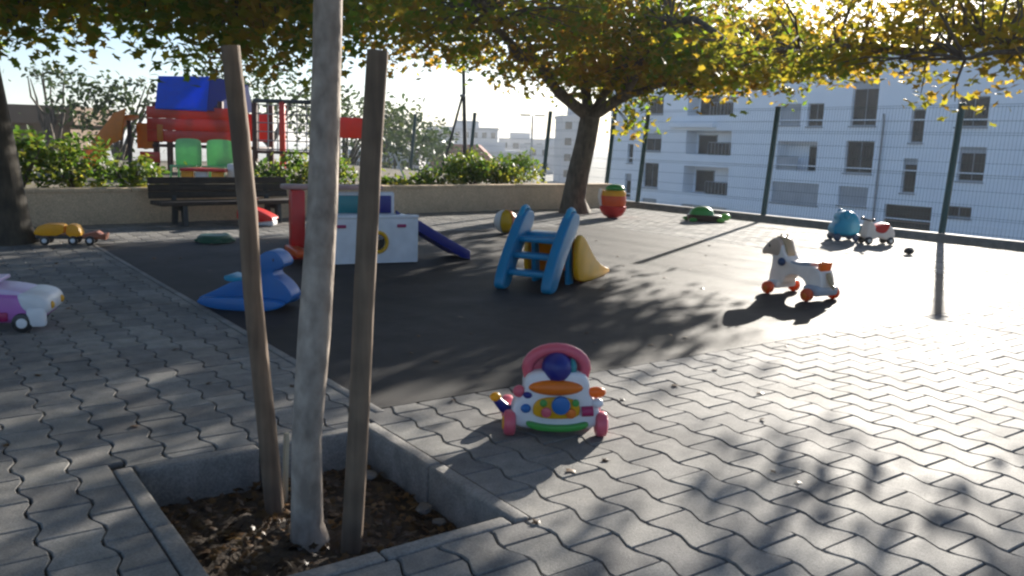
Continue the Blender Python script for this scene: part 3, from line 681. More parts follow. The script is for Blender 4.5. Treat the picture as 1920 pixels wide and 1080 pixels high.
# --- ride-on horse
hs = thing('ride_on_horse', 'cream ride-on toy horse on orange wheels with its head to the left', 'ride-on toy', (5.80, 4.08, 0), R(90-4))
sp = smooth_outline([(.12, .07), (.26, .07), (.255, .15), (.235, .24), (.245, .32), (.30, .315), (.335, .30), (.345, .33), (.31, .375), (.255, .425), (.205, .445), (.155, .40), (.13, .33), (.07, .265), (-.06, .255), (-.15, .265), (-.225, .245), (-.255, .18), (-.27, .07), (-.12, .07), (-.105, .13), (-.05, .17), (.05, .17), (.10, .14)], 2)
MB().prism(sp, -.078, .078, bevel=.03, seg=4).build('body', M_cream, hs)
MB().prism(smooth_outline([(.16, .30), (.235, .30), (.30, .308), (.343, .295), (.355, .33), (.315, .382), (.26, .432), (.205, .452), (.148, .405)], 2), -.083, .083, bevel=.03, seg=4).build('head', M_tan, hs)
MB().box((.19, 0, .075), (.11, .24, .06), bevel=.02).build('front_fender', M_cream, hs)
MB().box((-.195, 0, .08), (.15, .25, .08), bevel=.025).build('rear_fender', M_grey, hs)
MB().prism(smooth_outline([(.10, .30), (.12, .38), (.17, .44), (.22, .462), (.25, .44), (.20, .42), (.165, .37), (.145, .30)], 2), -.045, .045, bevel=.012).build('mane', M_mane, hs)
for s in (-1, 1):
    MB().prism([(.185, .43), (.215, .43), (.20, .475)], s*.035-.008, s*.035+.008, bevel=.003).build('ear', M_mane, hs)
    MB().ball((.27, s*.080, .375), (.012, .008, .014)).build('eye', M_black, hs)
    MB().ball((.125, s*.095, .262), (.033, .028, .033)).build('handle_grip', M_dkblue, hs)
MB().tube([(.125, -.10, .262), (.125, .10, .262)], .014, 10).build('handlebar', M_dkblue, hs)
MB().prism(smooth_outline([(-.13, .252), (.06, .252), (.045, .285), (-.02, .272), (-.10, .29), (-.14, .285)], 2), -.075, .075, bevel=.012).build('saddle', M_grey, hs)
MB().box((-.215, 0, .255), (.035, .13, .10), rot=Matrix.Rotation(R(-12), 3, 'Y'), bevel=.012).build('seat_back', M_orange, hs)
MB().tube(curve_pts((-.255, 0, .22), (-.32, 0, .10), 5, -.1, 0), [.02, .024, .022, .016, .006], 8).build('tail', M_mane, hs)
for x in (.19, -.195):
    for s in (-1, 1):
        w = MB().disc((x, s*.155, .05), (0, 1, 0), .05, .056, .016, 20).build('wheel', M_redor, hs)
        MB().disc((x, s*.181, .045), (0, 1, 0), .022, .01).build('hub', M_orange, w)

# --- blue ladder with yellow slide
ax = Vector((.88, .47, 0)).normalized(); la = math.atan2(ax.y, ax.x)
sd = thing('toddler_slide', 'small toddler slide with blue ladder and yellow chute', 'slide', (3.88, 5.19, 0), la)
for s in (-1, 1):
    out = smooth_outline([(-.05, 0), (.10, 0), (.16, .10), (.32, .30), (.47, .43), (.52, .50), (.52, .58), (.44, .60), (.36, .585), (.30, .53), (.16, .38), (-.01, .14)], 2)
    MB().prism(out, s*.20-.042, s*.20+.042, bevel=.018).build('side_rail', M_cyan, sd)
    MB().tube([(.42+.075*math.cos(t), s*.20, .545+.075*math.sin(t)) for t in np.linspace(R(200), R(-20), 9)], .022, 10).build('handle', M_azure, sd)
for x, z in ((.095, .13), (.19, .255), (.285, .375)):
    MB().box((x+.02, 0, z), (.13, .36, .045), bevel=.014).build('rung', M_cyan, sd)
MB().box((.46, 0, .40), (.20, .36, .05), bevel=.014).build('platform', M_cyan, sd)
for s in (-1, 1): MB().prism([(.52, 0), (.62, 0), (.56, .37), (.48, .37)], s*.15-.02, s*.15+.02, bevel=.01).build('support', M_cyan, sd)
prof = [(.52+.75*t, .36*(1-t)**1.25*(1-.15*math.sin(math.pi*t))+.03) for t in np.linspace(0, 1, 12)]
chute = [(x, z) for x, z in prof]+[(x, z-.03) for x, z in reversed(prof)]
ch = MB().prism(chute, -.20, .20).build('chute', M_yellow, sd)
for s in (-1, 1):
    lip = smooth_outline([(.50, .10), (.50, .34), (.56, .42), (.66, .38), (.80, .27), (.98, .15), (1.16, .085), (1.29, .06), (1.29, .004), (.60, .004)], 2)
    MB().prism(lip, s*.22-.022, s*.22+.022, bevel=.012).build('chute_side', M_yellow, ch)

# --- playhouse climber
ha = math.atan2(-.16, 1.0)
ph = thing('playhouse_climber', 'white toddler playhouse with red post, round porthole and dark blue slide', 'playhouse', (2.90, 7.06, 0), ha)
PWd = 1.02
def panel_hole(w, h, hx, hz, hr, y0, y1):
    """upright panel w x h with a round hole"""
    bm = bmesh.new(); N = 32; outer = []; inner = []
    for k in range(N):
        t = 2*math.pi*k/N; dx, dz = math.cos(t), math.sin(t)
        ks = [(w-hx)/dx if dx > 1e-6 else 1e9, -hx/dx if dx < -1e-6 else 1e9, (h-hz)/dz if dz > 1e-6 else 1e9, (.0-hz)/dz if dz < -1e-6 else 1e9]
        q = min(ks); outer.append((hx+dx*q, hz+dz*q)); inner.append((hx+dx*hr, hz+dz*hr))
    for cxn, czn in ((0, 0), (w, 0), (w, h), (0, h)):
        j = min(range(N), key=lambda i: (outer[i][0]-cxn)**2+(outer[i][1]-czn)**2); outer[j] = (cxn, czn)
    A = [bm.verts.new((x, y0, z)) for x, z in outer]; B = [bm.verts.new((x, y0, z)) for x, z in inner]
    A2 = [bm.verts.new((x, y1, z)) for x, z in outer]; B2 = [bm.verts.new((x, y1, z)) for x, z in inner]
    for k in range(N):
        k2 = (k+1) % N
        bm.faces.new((A[k], A[k2], B[k2], B[k])); bm.faces.new((A2[k], B2[k], B2[k2], A2[k2])); bm.faces.new((A[k], A2[k], A2[k2], A[k2])); bm.faces.new((B[k], B[k2], B2[k2], B2[k]))
    bmesh.ops.recalc_face_normals(bm, faces=bm.faces)
    return bm
def ring(c, axis, r, tr, n=24):
    q = Vector(axis).normalized().to_track_quat('Z', 'Y').to_matrix().to_4x4(); M = Matrix.Translation(c) @ q; mb = MB(); rs_ = []
    for k in range(n):
        t = 2*math.pi*k/n
        rs_.append([mb.bm.verts.new(M @ Vector(((r+tr*math.cos(u))*math.cos(t), (r+tr*math.cos(u))*math.sin(t), tr*math.sin(u)))) for u in np.linspace(0, 2*math.pi, 9)[:-1]])
    for k in range(n):
        for j in range(8): mb.bm.faces.new((rs_[k][j], rs_[(k+1) % n][j], rs_[(k+1) % n][(j+1) % 8], rs_[k][(j+1) % 8]))
    return mb
bm = panel_hole(PWd-.17, .415, .465, .19, .085, -.025, .025); me = bpy.data.meshes.new('front_panel'); bm.to_mesh(me); bm.free()
fp = link('front_panel', me, M_white, ph); fp.location = (.17, 0, .012)
ring((.465, -.025, .190), (0, 1, 0), .09, .018).build('porthole_rim', M_yellow, fp)
for x, m in ((.69, M_magenta), (.13, M_magenta)):
    MB().box((x, -.034, .338), (.085, .022, .030), bevel=.008).build('hand_hold', m, fp)
MB().box(((PWd-.17)/2, .0, .420), (PWd-.15, .07, .03), bevel=.012).build('top_rail', M_white, fp)
for x in (.20, PWd): MB().box((x, .30, .21), (.05, .56, .42), bevel=.016).build('side_panel', M_white, ph)
MB().box((PWd/2+.1, .30, .235), (PWd-.26, .52, .03), bevel=.006).build('deck', M_grey, ph)
bk = MB().box((.70, .60, .31), (.60, .05, .62), bevel=.02).build('back_panel', M_white, ph)
MB().box((.86, .565, .50), (.20, .03, .17), bevel=.01).build('blue_shutter', M_navy, bk)
MB().box((.53, .565, .50), (.20, .03, .17), bevel=.01).build('teal_shutter', M_teal, bk)
rp_ = MB().box((.03, .50, .32), (.13, .13, .64), bevel=.02).build('corner_post', M_red, ph)
MB().box((-.02, .30, .10), (.12, .50, .06), bevel=.016).build('step', M_redor, ph)
MB().box((.10, .52, .06), (.24, .12, .10), bevel=.016).build('step', M_redor, ph)
MB().box((.38, .56, .665), (.95, .16, .045), bevel=.014).build('lintel', mat('faded_pink_plastic', (.50, .30, .27), .5), ph)
MB().box((.14, .46, .22), (.06, .06, .42), bevel=.02).build('green_side', M_green, ph)
for z in (.16, .32): MB().ball((.11, .40, z), .028).build('climbing_knob', M_white, ph)
prof = [(.97+.64*t, .365*(1-t)**1.05+.035) for t in np.linspace(0, 1, 9)]
sl2 = MB().prism([(x, z) for x, z in prof]+[(x, z-.03) for x, z in reversed(prof)], .12, .44).build('slide_chute', M_navy, ph)
for y in (.11, .45):
    MB().prism([(x, z+.05) for x, z in prof]+[(x, max(.0, z-.06)) for x, z in reversed(prof)], y-.02, y+.02, bevel=.008).build('slide_side', M_navy, sl2)

# --- blue rocking toy
ra = math.atan2(5.26-5.70, 2.12-1.65)
rk = thing('rocking_toy', 'blue plastic rocking animal behind the stakes on the rubber floor', 'rocker', (1.86, 5.50, 0), ra); rk.scale = (.92, 1, 1.2)
out = smooth_outline([(-.36, .045), (-.30, .02), (-.12, .0), (.15, .0), (.30, .03), (.36, .07), (.33, .12), (.27, .165), (.215, .19), (.215, .22), (.29, .235), (.30, .27), (.24, .32), (.17, .325), (.10, .285), (.06, .21), (-.02, .17), (-.12, .135), (-.24, .085)], 2)
MB().prism(out, -.085, .085, bevel=.035, seg=4).build('body', M_blue, rk)
for s in (-1, 1):
    MB().prism(smooth_outline([(-.34, .035), (-.2, .0), (0, -.002), (.2, 0), (.34, .04), (.25, .07), (-.25, .07)], 2), s*.13-.03, s*.13+.03, bevel=.014).build('rocker_rail', M_blue, rk)
    MB().ball((.22, s*.075, .275), (.016, .012, .018)).build('eye', M_dkblue, rk)
    MB().ball((.09, s*.12, .235), (.022, .03, .022)).build('grip', M_cyan, rk)
MB().prism(smooth_outline([(-.14, .14), (.03, .16), (.03, .185), (-.06, .165), (-.15, .185)], 2), -.09, .09, bevel=.015).build('seat', M_azure, rk)

# --- purple push car at the left edge
pc = thing('push_car', 'purple and white toy car cut off by the left edge of the picture', 'toy car', (.40, 5.52, 0), CAMANG+R(14))
MB().prism(smooth_outline([(-.34, .05), (.25, .05), (.31, .08), (.32, .15), (.27, .20), (.10, .215), (-.05, .215), (-.30, .22), (-.36, .15)], 2), -.16, .16, bevel=.03, seg=4).build('body', M_purple, pc)
MB().prism(smooth_outline([(-.33, .20), (.05, .19), (.20, .18), (.30, .14), (.28, .20), (.16, .235), (.02, .25), (-.30, .26)], 2), -.14, .14, bevel=.02).build('upper_shell', M_lav, pc)
MB().prism(smooth_outline([(.20, .10), (.315, .09), (.345, .13), (.33, .195), (.25, .225), (.16, .215)], 2), -.165, .165, bevel=.03).build('bonnet', M_white, pc)
MB().box((-.10, 0, .275), (.34, .26, .022), bevel=.008).build('roof_rim', M_lav, pc)
MB().box((.27, -.15, .085), (.10, .05, .11), bevel=.02).build('bumper_corner', M_white, pc)
MB().box((-.05, -.165, .09), (.36, .02, .05), bevel=.008).build('side_skirt', M_magenta, pc)
for x in (-.22, .20):
    for s in (-1, 1):
        w = MB().disc((x, s*.15, .055), (0, 1, 0), .055, .05, .012).build('wheel', M_black, pc)
        MB().disc((x, s*.176, .055), (0, 1, 0), .028, .01).build('hub', M_white, w)
for s in (-1, 1): MB().ball((.335, s*.10, .145), (.016, .03, .022)).build('headlight', M_yellow, pc)

# --- yellow truck by the left trunk
tk = thing('toy_truck', 'yellow toy dump truck with dark flatbed beside the left trunk', 'toy truck', (1.40, 9.36, 0), CAMANG+R(16))
MB().box((-.02, 0, .075), (.58, .15, .035), bevel=.008).build('chassis', M_black, tk)
MB().prism(smooth_outline([(-.30, .09), (-.06, .09), (-.04, .19), (-.10, .205), (-.26, .20), (-.32, .13)], 1), -.10, .10, bevel=.012).build('tipper', M_yellow, tk)
MB().prism(smooth_outline([(-.04, .08), (.10, .08), (.10, .13), (.06, .20), (-.03, .20)], 1), -.09, .09, bevel=.012).build('cab', M_yellow, tk)
MB().prism([(.11, .07), (.32, .05), (.33, .11), (.28, .10), (.24, .13), (.11, .10)], -.09, .09, bevel=.008).build('front_scoop', mat('rust_orange_plastic', (.30, .08, .03), .5), tk)
for x in (-.22, .03, .18):
    for s in (-1, 1):
        w = MB().disc((x, s*.10, .045), (0, 1, 0), .045, .04, .01).build('wheel', M_black, tk)
        MB().disc((x, s*.122, .045), (0, 1, 0), .022, .01).build('hub', M_white, w)

# --- red wedge toy, green tray, ball
rw = thing('red_toy_shell', 'bright red wedge-shaped plastic toy beyond the playhouse post', 'toy', (3.72, 10.65, 0), CAMANG)
MB().prism(smooth_outline([(-.22, .02), (.22, .07), (.24, .11), (.06, .20), (-.10, .25), (-.22, .24)], 2), -.14, .14, bevel=.03).build('shell', M_brred, rw)
MB().box((.06, 0, .04), (.34, .20, .07), bevel=.02).build('base', M_white, rw)
MB().prism(smooth_outline([(-.20, .24), (-.08, .25), (.02, .34), (-.03, .36), (-.20, .30)], 1), -.10, .10, bevel=.015).build('back_rest', M_brown, rw)
gt = thing('sand_mould', 'flat dark green plastic toy lying on the sunlit floor edge', 'toy', (2.72, 9.1, 0), .6)
MB().lathe([(0, .02), (.13, .02), (.15, .0), (.17, .0), (.18, .05), (.15, .075), (.10, .065), (0, .085)], 20).build('dish', mat('dull_green_plastic', (.04, .13, .08), .5), gt)
MB().ball((.19, .02, .05), (.055, .04, .03)).build('head', MATS['dull_green_plastic'], gt)
for a in (1, 2.2, 4, 5.3): MB().ball((.17*math.cos(a), .17*math.sin(a), .02), (.045, .035, .018)).build('foot', MATS['dull_green_plastic'], gt)
bl = thing('playground_ball', 'orange and yellow ball on the far side of the rubber floor', 'ball', (6.3, 8.85, 0), .5)
prof = [(.15*math.sin(t), .15-.15*math.cos(t)) for t in np.linspace(0, math.pi, 15)]
for k in range(6):
    mb = MB(); N = 5; rows = []
    for r_, z in prof:
        rows.append([mb.bm.verts.new((r_*.998*math.cos(2*math.pi*(k+.02+.96*j/N)/6), r_*.998*math.sin(2*math.pi*(k+.02+.96*j/N)/6), z)) for j in range(N+1)])
    for i in range(len(rows)-1):
        for j in range(N): mb.bm.faces.new((rows[i][j], rows[i][j+1], rows[i+1][j+1], rows[i+1][j]))
    mb.build('panel', (M_yellow, M_orange, M_cream)[k % 3], bl)
MB().ball((0, 0, .15), .147).build('bladder', M_brown, bl)

# --- rocker tub by the forked tree
rt_ = thing('spinning_tub', 'red bowl-based rocking seat with orange tub and green top by the forked tree', 'rocking seat', (9.42, 10.25, 0), CAMANG)
MB().lathe([(0, .0), (.08, .005), (.16, .05), (.21, .13), (.215, .19), (.19, .20), (0, .18)], 24).build('bowl_base', M_red, rt_)
MB().lathe([(.19, .195), (.20, .24), (.205, .33), (.19, .37), (.16, .36), (.15, .25), (0, .22)], 24).build('seat_tub', M_redor, rt_)
MB().lathe([(.195, .36), (.20, .40), (.18, .44), (.13, .445), (.12, .40)], 24).build('yellow_rim', M_yellow, rt_)
MB().ball((.02, .03, .47), (.155, .12, .075)).build('green_top', M_green, rt_)
MB().tube([(-.19, -.02, .20), (-.23, -.03, .34), (-.21, -.03, .46)], [.03, .028, .035], 10).build('cream_grip', M_cream, rt_)
# --- turtle tray
tt = thing('turtle_tray', 'dark tray toy with green mound lid and lime head near the fence', 'sand tray', (10.55, 9.32, 0), CAMANG+.1); tt.scale = (.86, .86, .86)
MB().lathe([(0, 0), (.26, 0), (.31, .03), (.33, .12), (.31, .13), (0, .11)], 24, Matrix.Diagonal((1, .75, 1, 1))).build('tray', M_brown, tt)
MB().lathe([(.24, .12), (.22, .19), (.15, .25), (.06, .28), (0, .285)], 20, Matrix.Translation((-.05, 0, 0)) @ Matrix.Diagonal((1, .75, 1, 1))).build('mound_lid', M_green, tt)
MB().ball((.40, .0, .09), (.11, .09, .07)).build('head', M_lime, tt)
for x, y in ((.25, .22), (.25, -.22), (-.27, .2), (-.27, -.2)): MB().ball((x, y, .04), (.08, .06, .04)).build('foot', M_lime if x > 0 else M_green, tt)
# --- blue ride-on animal near fence
eg = thing('egg_ride_on', 'blue rounded ride-on toy close to the fence', 'ride-on toy', (10.25, 6.62, 0), CAMANG)
MB().prism(smooth_outline([(-.14, .07), (.14, .07), (.19, .16), (.165, .27), (.12, .36), (.03, .40), (-.07, .385), (-.12, .32), (-.10, .26), (-.17, .20), (-.18, .12)], 2), -.13, .13, bevel=.055, seg=5).build('body', M_azure, eg)
MB().ball((.115, -.06, .30), (.05, .05, .045)).build('muzzle', plastic('pale_blue_plastic', (.30, .50, .72)), eg)
for s in (-1, 1):
    MB().ball((-.02, s*.12, .35), (.05, .03, .06)).build('ear', M_azure, eg)
    for x in (-.12, .13): MB().disc((x, s*.12, .05), (0, 1, 0), .05, .05, .012).build('wheel', M_dkblue, eg)
MB().box((0, 0, .075), (.34, .20, .05), bevel=.015).build('axle_plate', M_dkblue, eg)
# --- cream and red ride-on
mc = thing('toy_motorbike', 'cream ride-on toy with red seat next to the blue one by the fence', 'ride-on toy', (10.28, 6.16, 0), CAMANG+R(8))
MB().prism(smooth_outline([(-.19, .07), (-.08, .06), (.0, .10), (.08, .06), (.20, .07), (.215, .15), (.16, .24), (.10, .25), (-.06, .20), (-.10, .29), (-.15, .30), (-.18, .2)], 2), -.09, .09, bevel=.03, seg=4).build('body', M_cream, mc)
MB().prism(smooth_outline([(-.07, .16), (.06, .14), (.11, .20), (.13, .27), (.08, .28), (-.02, .25), (-.08, .22)], 2), -.10, .10, bevel=.02).build('seat', M_red, mc)
MB().tube([(-.13, -.13, .315), (-.12, 0, .305), (-.13, .13, .315)], .014, 8).build('handlebar', M_black, mc)
for s in (-1, 1): MB().ball((-.135, s*.13, .318), (.022, .03, .022)).build('grip', M_black, mc)
for x, w_ in ((-.15, .05), (.15, .05)):
    for s in (-1, 1):
        w = MB().disc((x, s*.085, w_), (0, 1, 0), w_, .045, .012).build('wheel', M_black, mc)
        MB().disc((x, s*.109, w_), (0, 1, 0), .024, .008).build('hub', M_cream, w)
o = stone('dark_pebble', (9.56, 5.30, .045), (.06, .05, .045), M_black, seed=9); tag(o, 'small dark lump alone on the bright sunlit floor', 'lump')

# ------------------------------------------------------------------ play tower on the raised bed
TW = Vector((4.5, 18.9, .34)); ta = CAMANG
tw = thing('play_tower', 'red and blue climbing tower with roof, orange slide and net bridge behind the planter', 'play tower', TW, ta)
z0 = -.34  # heights below are measured from the terrace level
def tb(name, c, s, m, rot=None, bevel=.01, par=None): return MB().box((c[0], c[1], c[2]+z0), s, rot, bevel).build(name, m, par or tw)
for x in (.0, .28, 1.35, 2.05):
    for y in (.0, 1.2): tb('post', (x, y, 1.05 if x > .3 else 1.0), (.10, .10, 1.5), M_towpost)
for i in range(3): tb('red_board', (.82, -.07, 1.06+i*.24), (1.95, .03, .237), M_towred)
tb('red_board', (-.12, -.05, .62), (.42, .03, .22), M_towred)
tb('deck', (1.0, .6, .86), (2.15, 1.3, .06), M_towpost)
tb('back_wall', (1.0, 1.25, 1.3), (2.0, .03, .6), M_towred)
# roof: two tarpaulin slopes meeting at a ridge that points at the viewer's right
rf = MB(); rb = rf.bm
def quad(mb, pts, th=.03):
    n_ = (Vector(pts[1])-Vector(pts[0])).cross(Vector(pts[2])-Vector(pts[0])).normalized()*th
    A = [mb.bm.verts.new(p) for p in pts]; B = [mb.bm.verts.new(Vector(p)-n_) for p in pts]; k = len(pts)
    mb.bm.faces.new(A); mb.bm.faces.new(B[::-1])
    for i in range(k): mb.bm.faces.new((A[i], B[i], B[(i+1) % k], A[(i+1) % k]))
    return mb
roof = quad(MB(), [(.10, -.25, 1.62+z0), (1.15, -.25, 1.60+z0), (.98, .45, 2.32+z0), (-.10, .45, 2.30+z0)]).build('roof', M_towblue, tw, smooth=0)
quad(MB(), [(1.17, -.25, 1.60+z0), (1.75, .9, 1.62+z0), (1.65, .9, 2.2+z0), (1.0, .45, 2.32+z0)]).build('roof_side', M_navy, roof, smooth=0)  # dark side of the blue roof, its shade put into the navy colour
quad(MB(), [(-.10, .47, 2.30+z0), (.98, .47, 2.32+z0), (1.1, 1.35, 1.62+z0), (-.05, 1.35, 1.62+z0)]).build('roof_back', M_towblue, roof, smooth=0)
tb('orange_panel', (-.20, -.02, 1.05), (.38, .04, .52), M_towor)
tb('orange_panel', (.12, -.09, 1.12), (.12, .04, .34), M_towor)
# slide down to the left
sp = [(-.32, 1.46), (-.55, 1.36), (-.80, 1.05), (-1.05, .74), (-1.22, .60)]
MB().prism([(x, z+z0) for x, z in sp]+[(x, z-.05+z0) for x, z in reversed(sp)], -.62, -.05, bevel=.01).build('slide', M_towor, tw)
MB().prism([(x, z+.12+z0) for x, z in sp]+[(x-.10, z-.50+z0) for x, z in reversed(sp)], -.68, -.63, bevel=.01).build('slide_side', M_towor, tw)
tb('slide_leg', (-.42, -.3, .85), (.07, .07, 1.0), M_darkst)
# net bridge to the right
tb('beam', (2.75, .0, 1.84), (1.45, .10, .08), M_darkst)
for x in (2.62, 3.35): tb('red_post', (x, 0, 1.1), (.11, .10, 1.5), M_towred)
tb('red_board', (3.95, -.02, 1.35), (.75, .04, .42), M_towred); tb('red_post', (4.35, 0, 1.0), (.10, .10, 1.5), M_towpost); tb('dark_post', (3.78, .05, 1.2), (.07, .07, 1.75), M_darkst)
V = MB()
for i in range(7):
    V.tube([(2.12+i*.20, 0, .78+z0), (2.12+i*.20, .02, 1.80+z0)], .013, 5)
for i in range(6): V.tube([(2.06, 0, .86+i*.18+z0), (3.36, 0, .86+i*.18+z0)], .013, 5)
V.build('rope_net', mat('grey_rope', (.30, .30, .32), .9), tw)
tb('bridge_floor', (2.75, .1, .80), (1.3, .5, .06), M_towpost)
# two green chairs and a low table in front of the tower
for i, (p, lb) in enumerate([((4.15, 15.5), 'left of two mint-green plastic chairs below the tower'), ((4.60, 15.2), 'right of two mint-green plastic chairs below the tower')]):
    ch_ = thing('garden_chair', lb, 'chair', (p[0], p[1], .34), CAMANG, 'mint-green plastic chairs')
    MB().prism(smooth_outline([(-.21, .18), (.21, .18), (.23, .30), (.23, .62), (.19, .70), (-.19, .70), (-.23, .62), (-.23, .30)], 2), .16, .20, bevel=.012).build('backrest', M_mint, ch_)
    MB().box((0, 0, .22), (.40, .38, .04), bevel=.015).build('seat', M_mint, ch_)
    for x in (-.17, .17):
        for y in (-.16, .17): MB().tube([(x*1.1, y*1.1, 0), (x, y, .21)], [.018, .022], 8).build('leg', M_mint, ch_)
tbq = thing('play_table', 'low red-topped play table with yellow panels below the mint chairs', 'table', (4.2, 14.6, .34), CAMANG)
MB().box((.05, 0, .20), (.75, .4, .05), bevel=.015).build('table_top', M_red, tbq)
for x, m in ((-.22, M_yellow), (.02, M_white), (.28, M_yellow)): MB().box((x, -.12, .09), (.20, .05, .17), bevel=.012).build('panel', m, tbq)
MB().box((.48, .05, .16), (.14, .2, .30), bevel=.02).build('end_box', M_white, tbq)
wb = thing('white_post_box', 'small white box on a short post at the left end of the bench', 'box', (3.05, 13.5, .34), CAMANG)
MB().box((0, 0, .24), (.19, .12, .16), bevel=.01).build('box', M_white, wb); MB().box((.0, 0, .09), (.06, .06, .18)).build('post', M_white, wb); MB().box((.0, 0, .33), (.21, .14, .02), bevel=.004).build('lid', M_white, wb)
aw = thing('white_prop', 'thin white slanted bar leaning beside the right stake, behind the planter wall', 'bar', (7.2, 13.6, .34))
MB().tube([(.22, -.16, 0), (.02, 0, .55)], .02, 8).build('bar', M_white, aw); MB().box((.2, -.15, .02), (.3, .2, .03), bevel=.006).build('foot', M_white, aw)

# ------------------------------------------------------------------ white apartment building across the street
BX = 53.0; Y0, Y1, Z0, Z1 = 14.0, 58.6, -7.0, 7.9
ab = thing('apartment_building', 'long white apartment block with dark windows and recessed balconies behind the fence', 'building', (BX, 36, -7))
OP = []   # (yc, w, z0, z1, kind)
for yc, w, a, b, k in [(53.1, 2.0, 1.0, 2.5, 'dark'), (53.15, 1.8, -2.1, 0.0, 'dark'), (53.15, 1.75, -5.2, -3.05, 'dark'), (53.1, 2.0, 4.1, 5.6, 'dark'), (55.8, .7, -.1, 1.55, 'dark'), (55.9, .8, -3.15, -1.05, 'dark'), (55.8, .7, 3.0, 4.6, 'dark'),
    (46.95, 4.7, .85, 2.75, 'loggia'), (47.0, 4.7, -2.25, -.1, 'loggia'), (47.0, 4.7, -5.3, -3.2, 'loggia'), (47.0, 4.7, 3.95, 5.85, 'loggia'), (38.6, 3.4, -.05, 2.05, 'loggia_light'), (38.5, 4.0, -2.42, -.9, 'shutter'), (39.4, 1.8, 3.2, 4.7, 'shutter'), (37.3, 1.3, 3.1, 4.7, 'dark'), (38.5, 4.0, -5.6, -3.9, 'shutter'),
    (33.62, 2.1, 0.0, 2.15, 'dark'), (33.57, 1.9, 3.15, 6.1, 'dark'), (33.8, 2.2, -2.22, -.93, 'shutter'), (33.8, 2.2, -5.4, -3.8, 'shutter'), (29.75, .9, 2.1, 4.2, 'dark'), (29.95, .95, -1.1, 1.1, 'dark'), (29.8, 3.2, -4.4, -1.9, 'garage'),
    (26.1, 1.6, -.15, 1.9, 'dark'), (26.4, 1.9, 3.1, 4.9, 'dark'), (26.6, 1.7, -2.4, -1.7, 'dark'), (21.5, 2.0, -.1, 1.9, 'dark'), (21.5, 2.0, 3.1, 4.9, 'dark'), (18, 2.0, -.1, 1.9, 'dark'), (18, 2.0, 3.1, 4.9, 'shutter')]:
    OP.append((yc-w/2, yc+w/2, a, b, k))
ys = sorted({Y0, Y1} | {o_[0] for o_ in OP} | {o_[1] for o_ in OP}); zs = sorted({Z0, Z1} | {o_[2] for o_ in OP} | {o_[3] for o_ in OP})
bm = bmesh.new(); vd = {}
def gv(y, z):
    if (y, z) not in vd: vd[(y, z)] = bm.verts.new((0, y-36, z+7))
    return vd[(y, z)]
for i in range(len(ys)-1):
    for j in range(len(zs)-1):
        ym, zm = (ys[i]+ys[i+1])/2, (zs[j]+zs[j+1])/2
        if any(o_[0] < ym < o_[1] and o_[2] < zm < o_[3] for o_ in OP): continue
        bm.faces.new((gv(ys[i], zs[j]), gv(ys[i], zs[j+1]), gv(ys[i+1], zs[j+1]), gv(ys[i+1], zs[j])))
def face(*ps): bm.faces.new([bm.verts.new((x, y-36, z+7)) for x, y, z in ps])
for a, b, c, d, k in OP:
    dp = 1.3 if 'loggia' in k else .28
    face((0, a, c), (dp, a, c), (dp, a, d), (0, a, d)); face((0, b, c), (0, b, d), (dp, b, d), (dp, b, c)); face((0, a, d), (dp, a, d), (dp, b, d), (0, b, d)); face((0, a, c), (0, b, c), (dp, b, c), (dp, a, c))
    if 'loggia' in k: face((dp, a, c), (dp, a, d), (dp, b, d), (dp, b, c))
face((0, Y0, Z0), (0, Y0, Z1), (12, Y0, Z1), (12, Y0, Z0)); face((0, Y1, Z0), (12, Y1, Z0), (12, Y1, Z1), (0, Y1, Z1)); face((12, Y0, Z0), (12, Y1, Z0), (12, Y1, Z1), (12, Y0, Z1)); face((0, Y0, Z1), (0, Y1, Z1), (12, Y1, Z1), (12, Y0, Z1))
me = bpy.data.meshes.new('wall'); bm.to_mesh(me); bm.free(); link('wall', me, M_facade, ab)
def fb(name, x, ya, yb, za, zb, th, m, par): return MB().box((x, (ya+yb)/2-36, (za+zb)/2+7), (th, yb-ya, zb-za)).build(name, m, par, smooth=0)
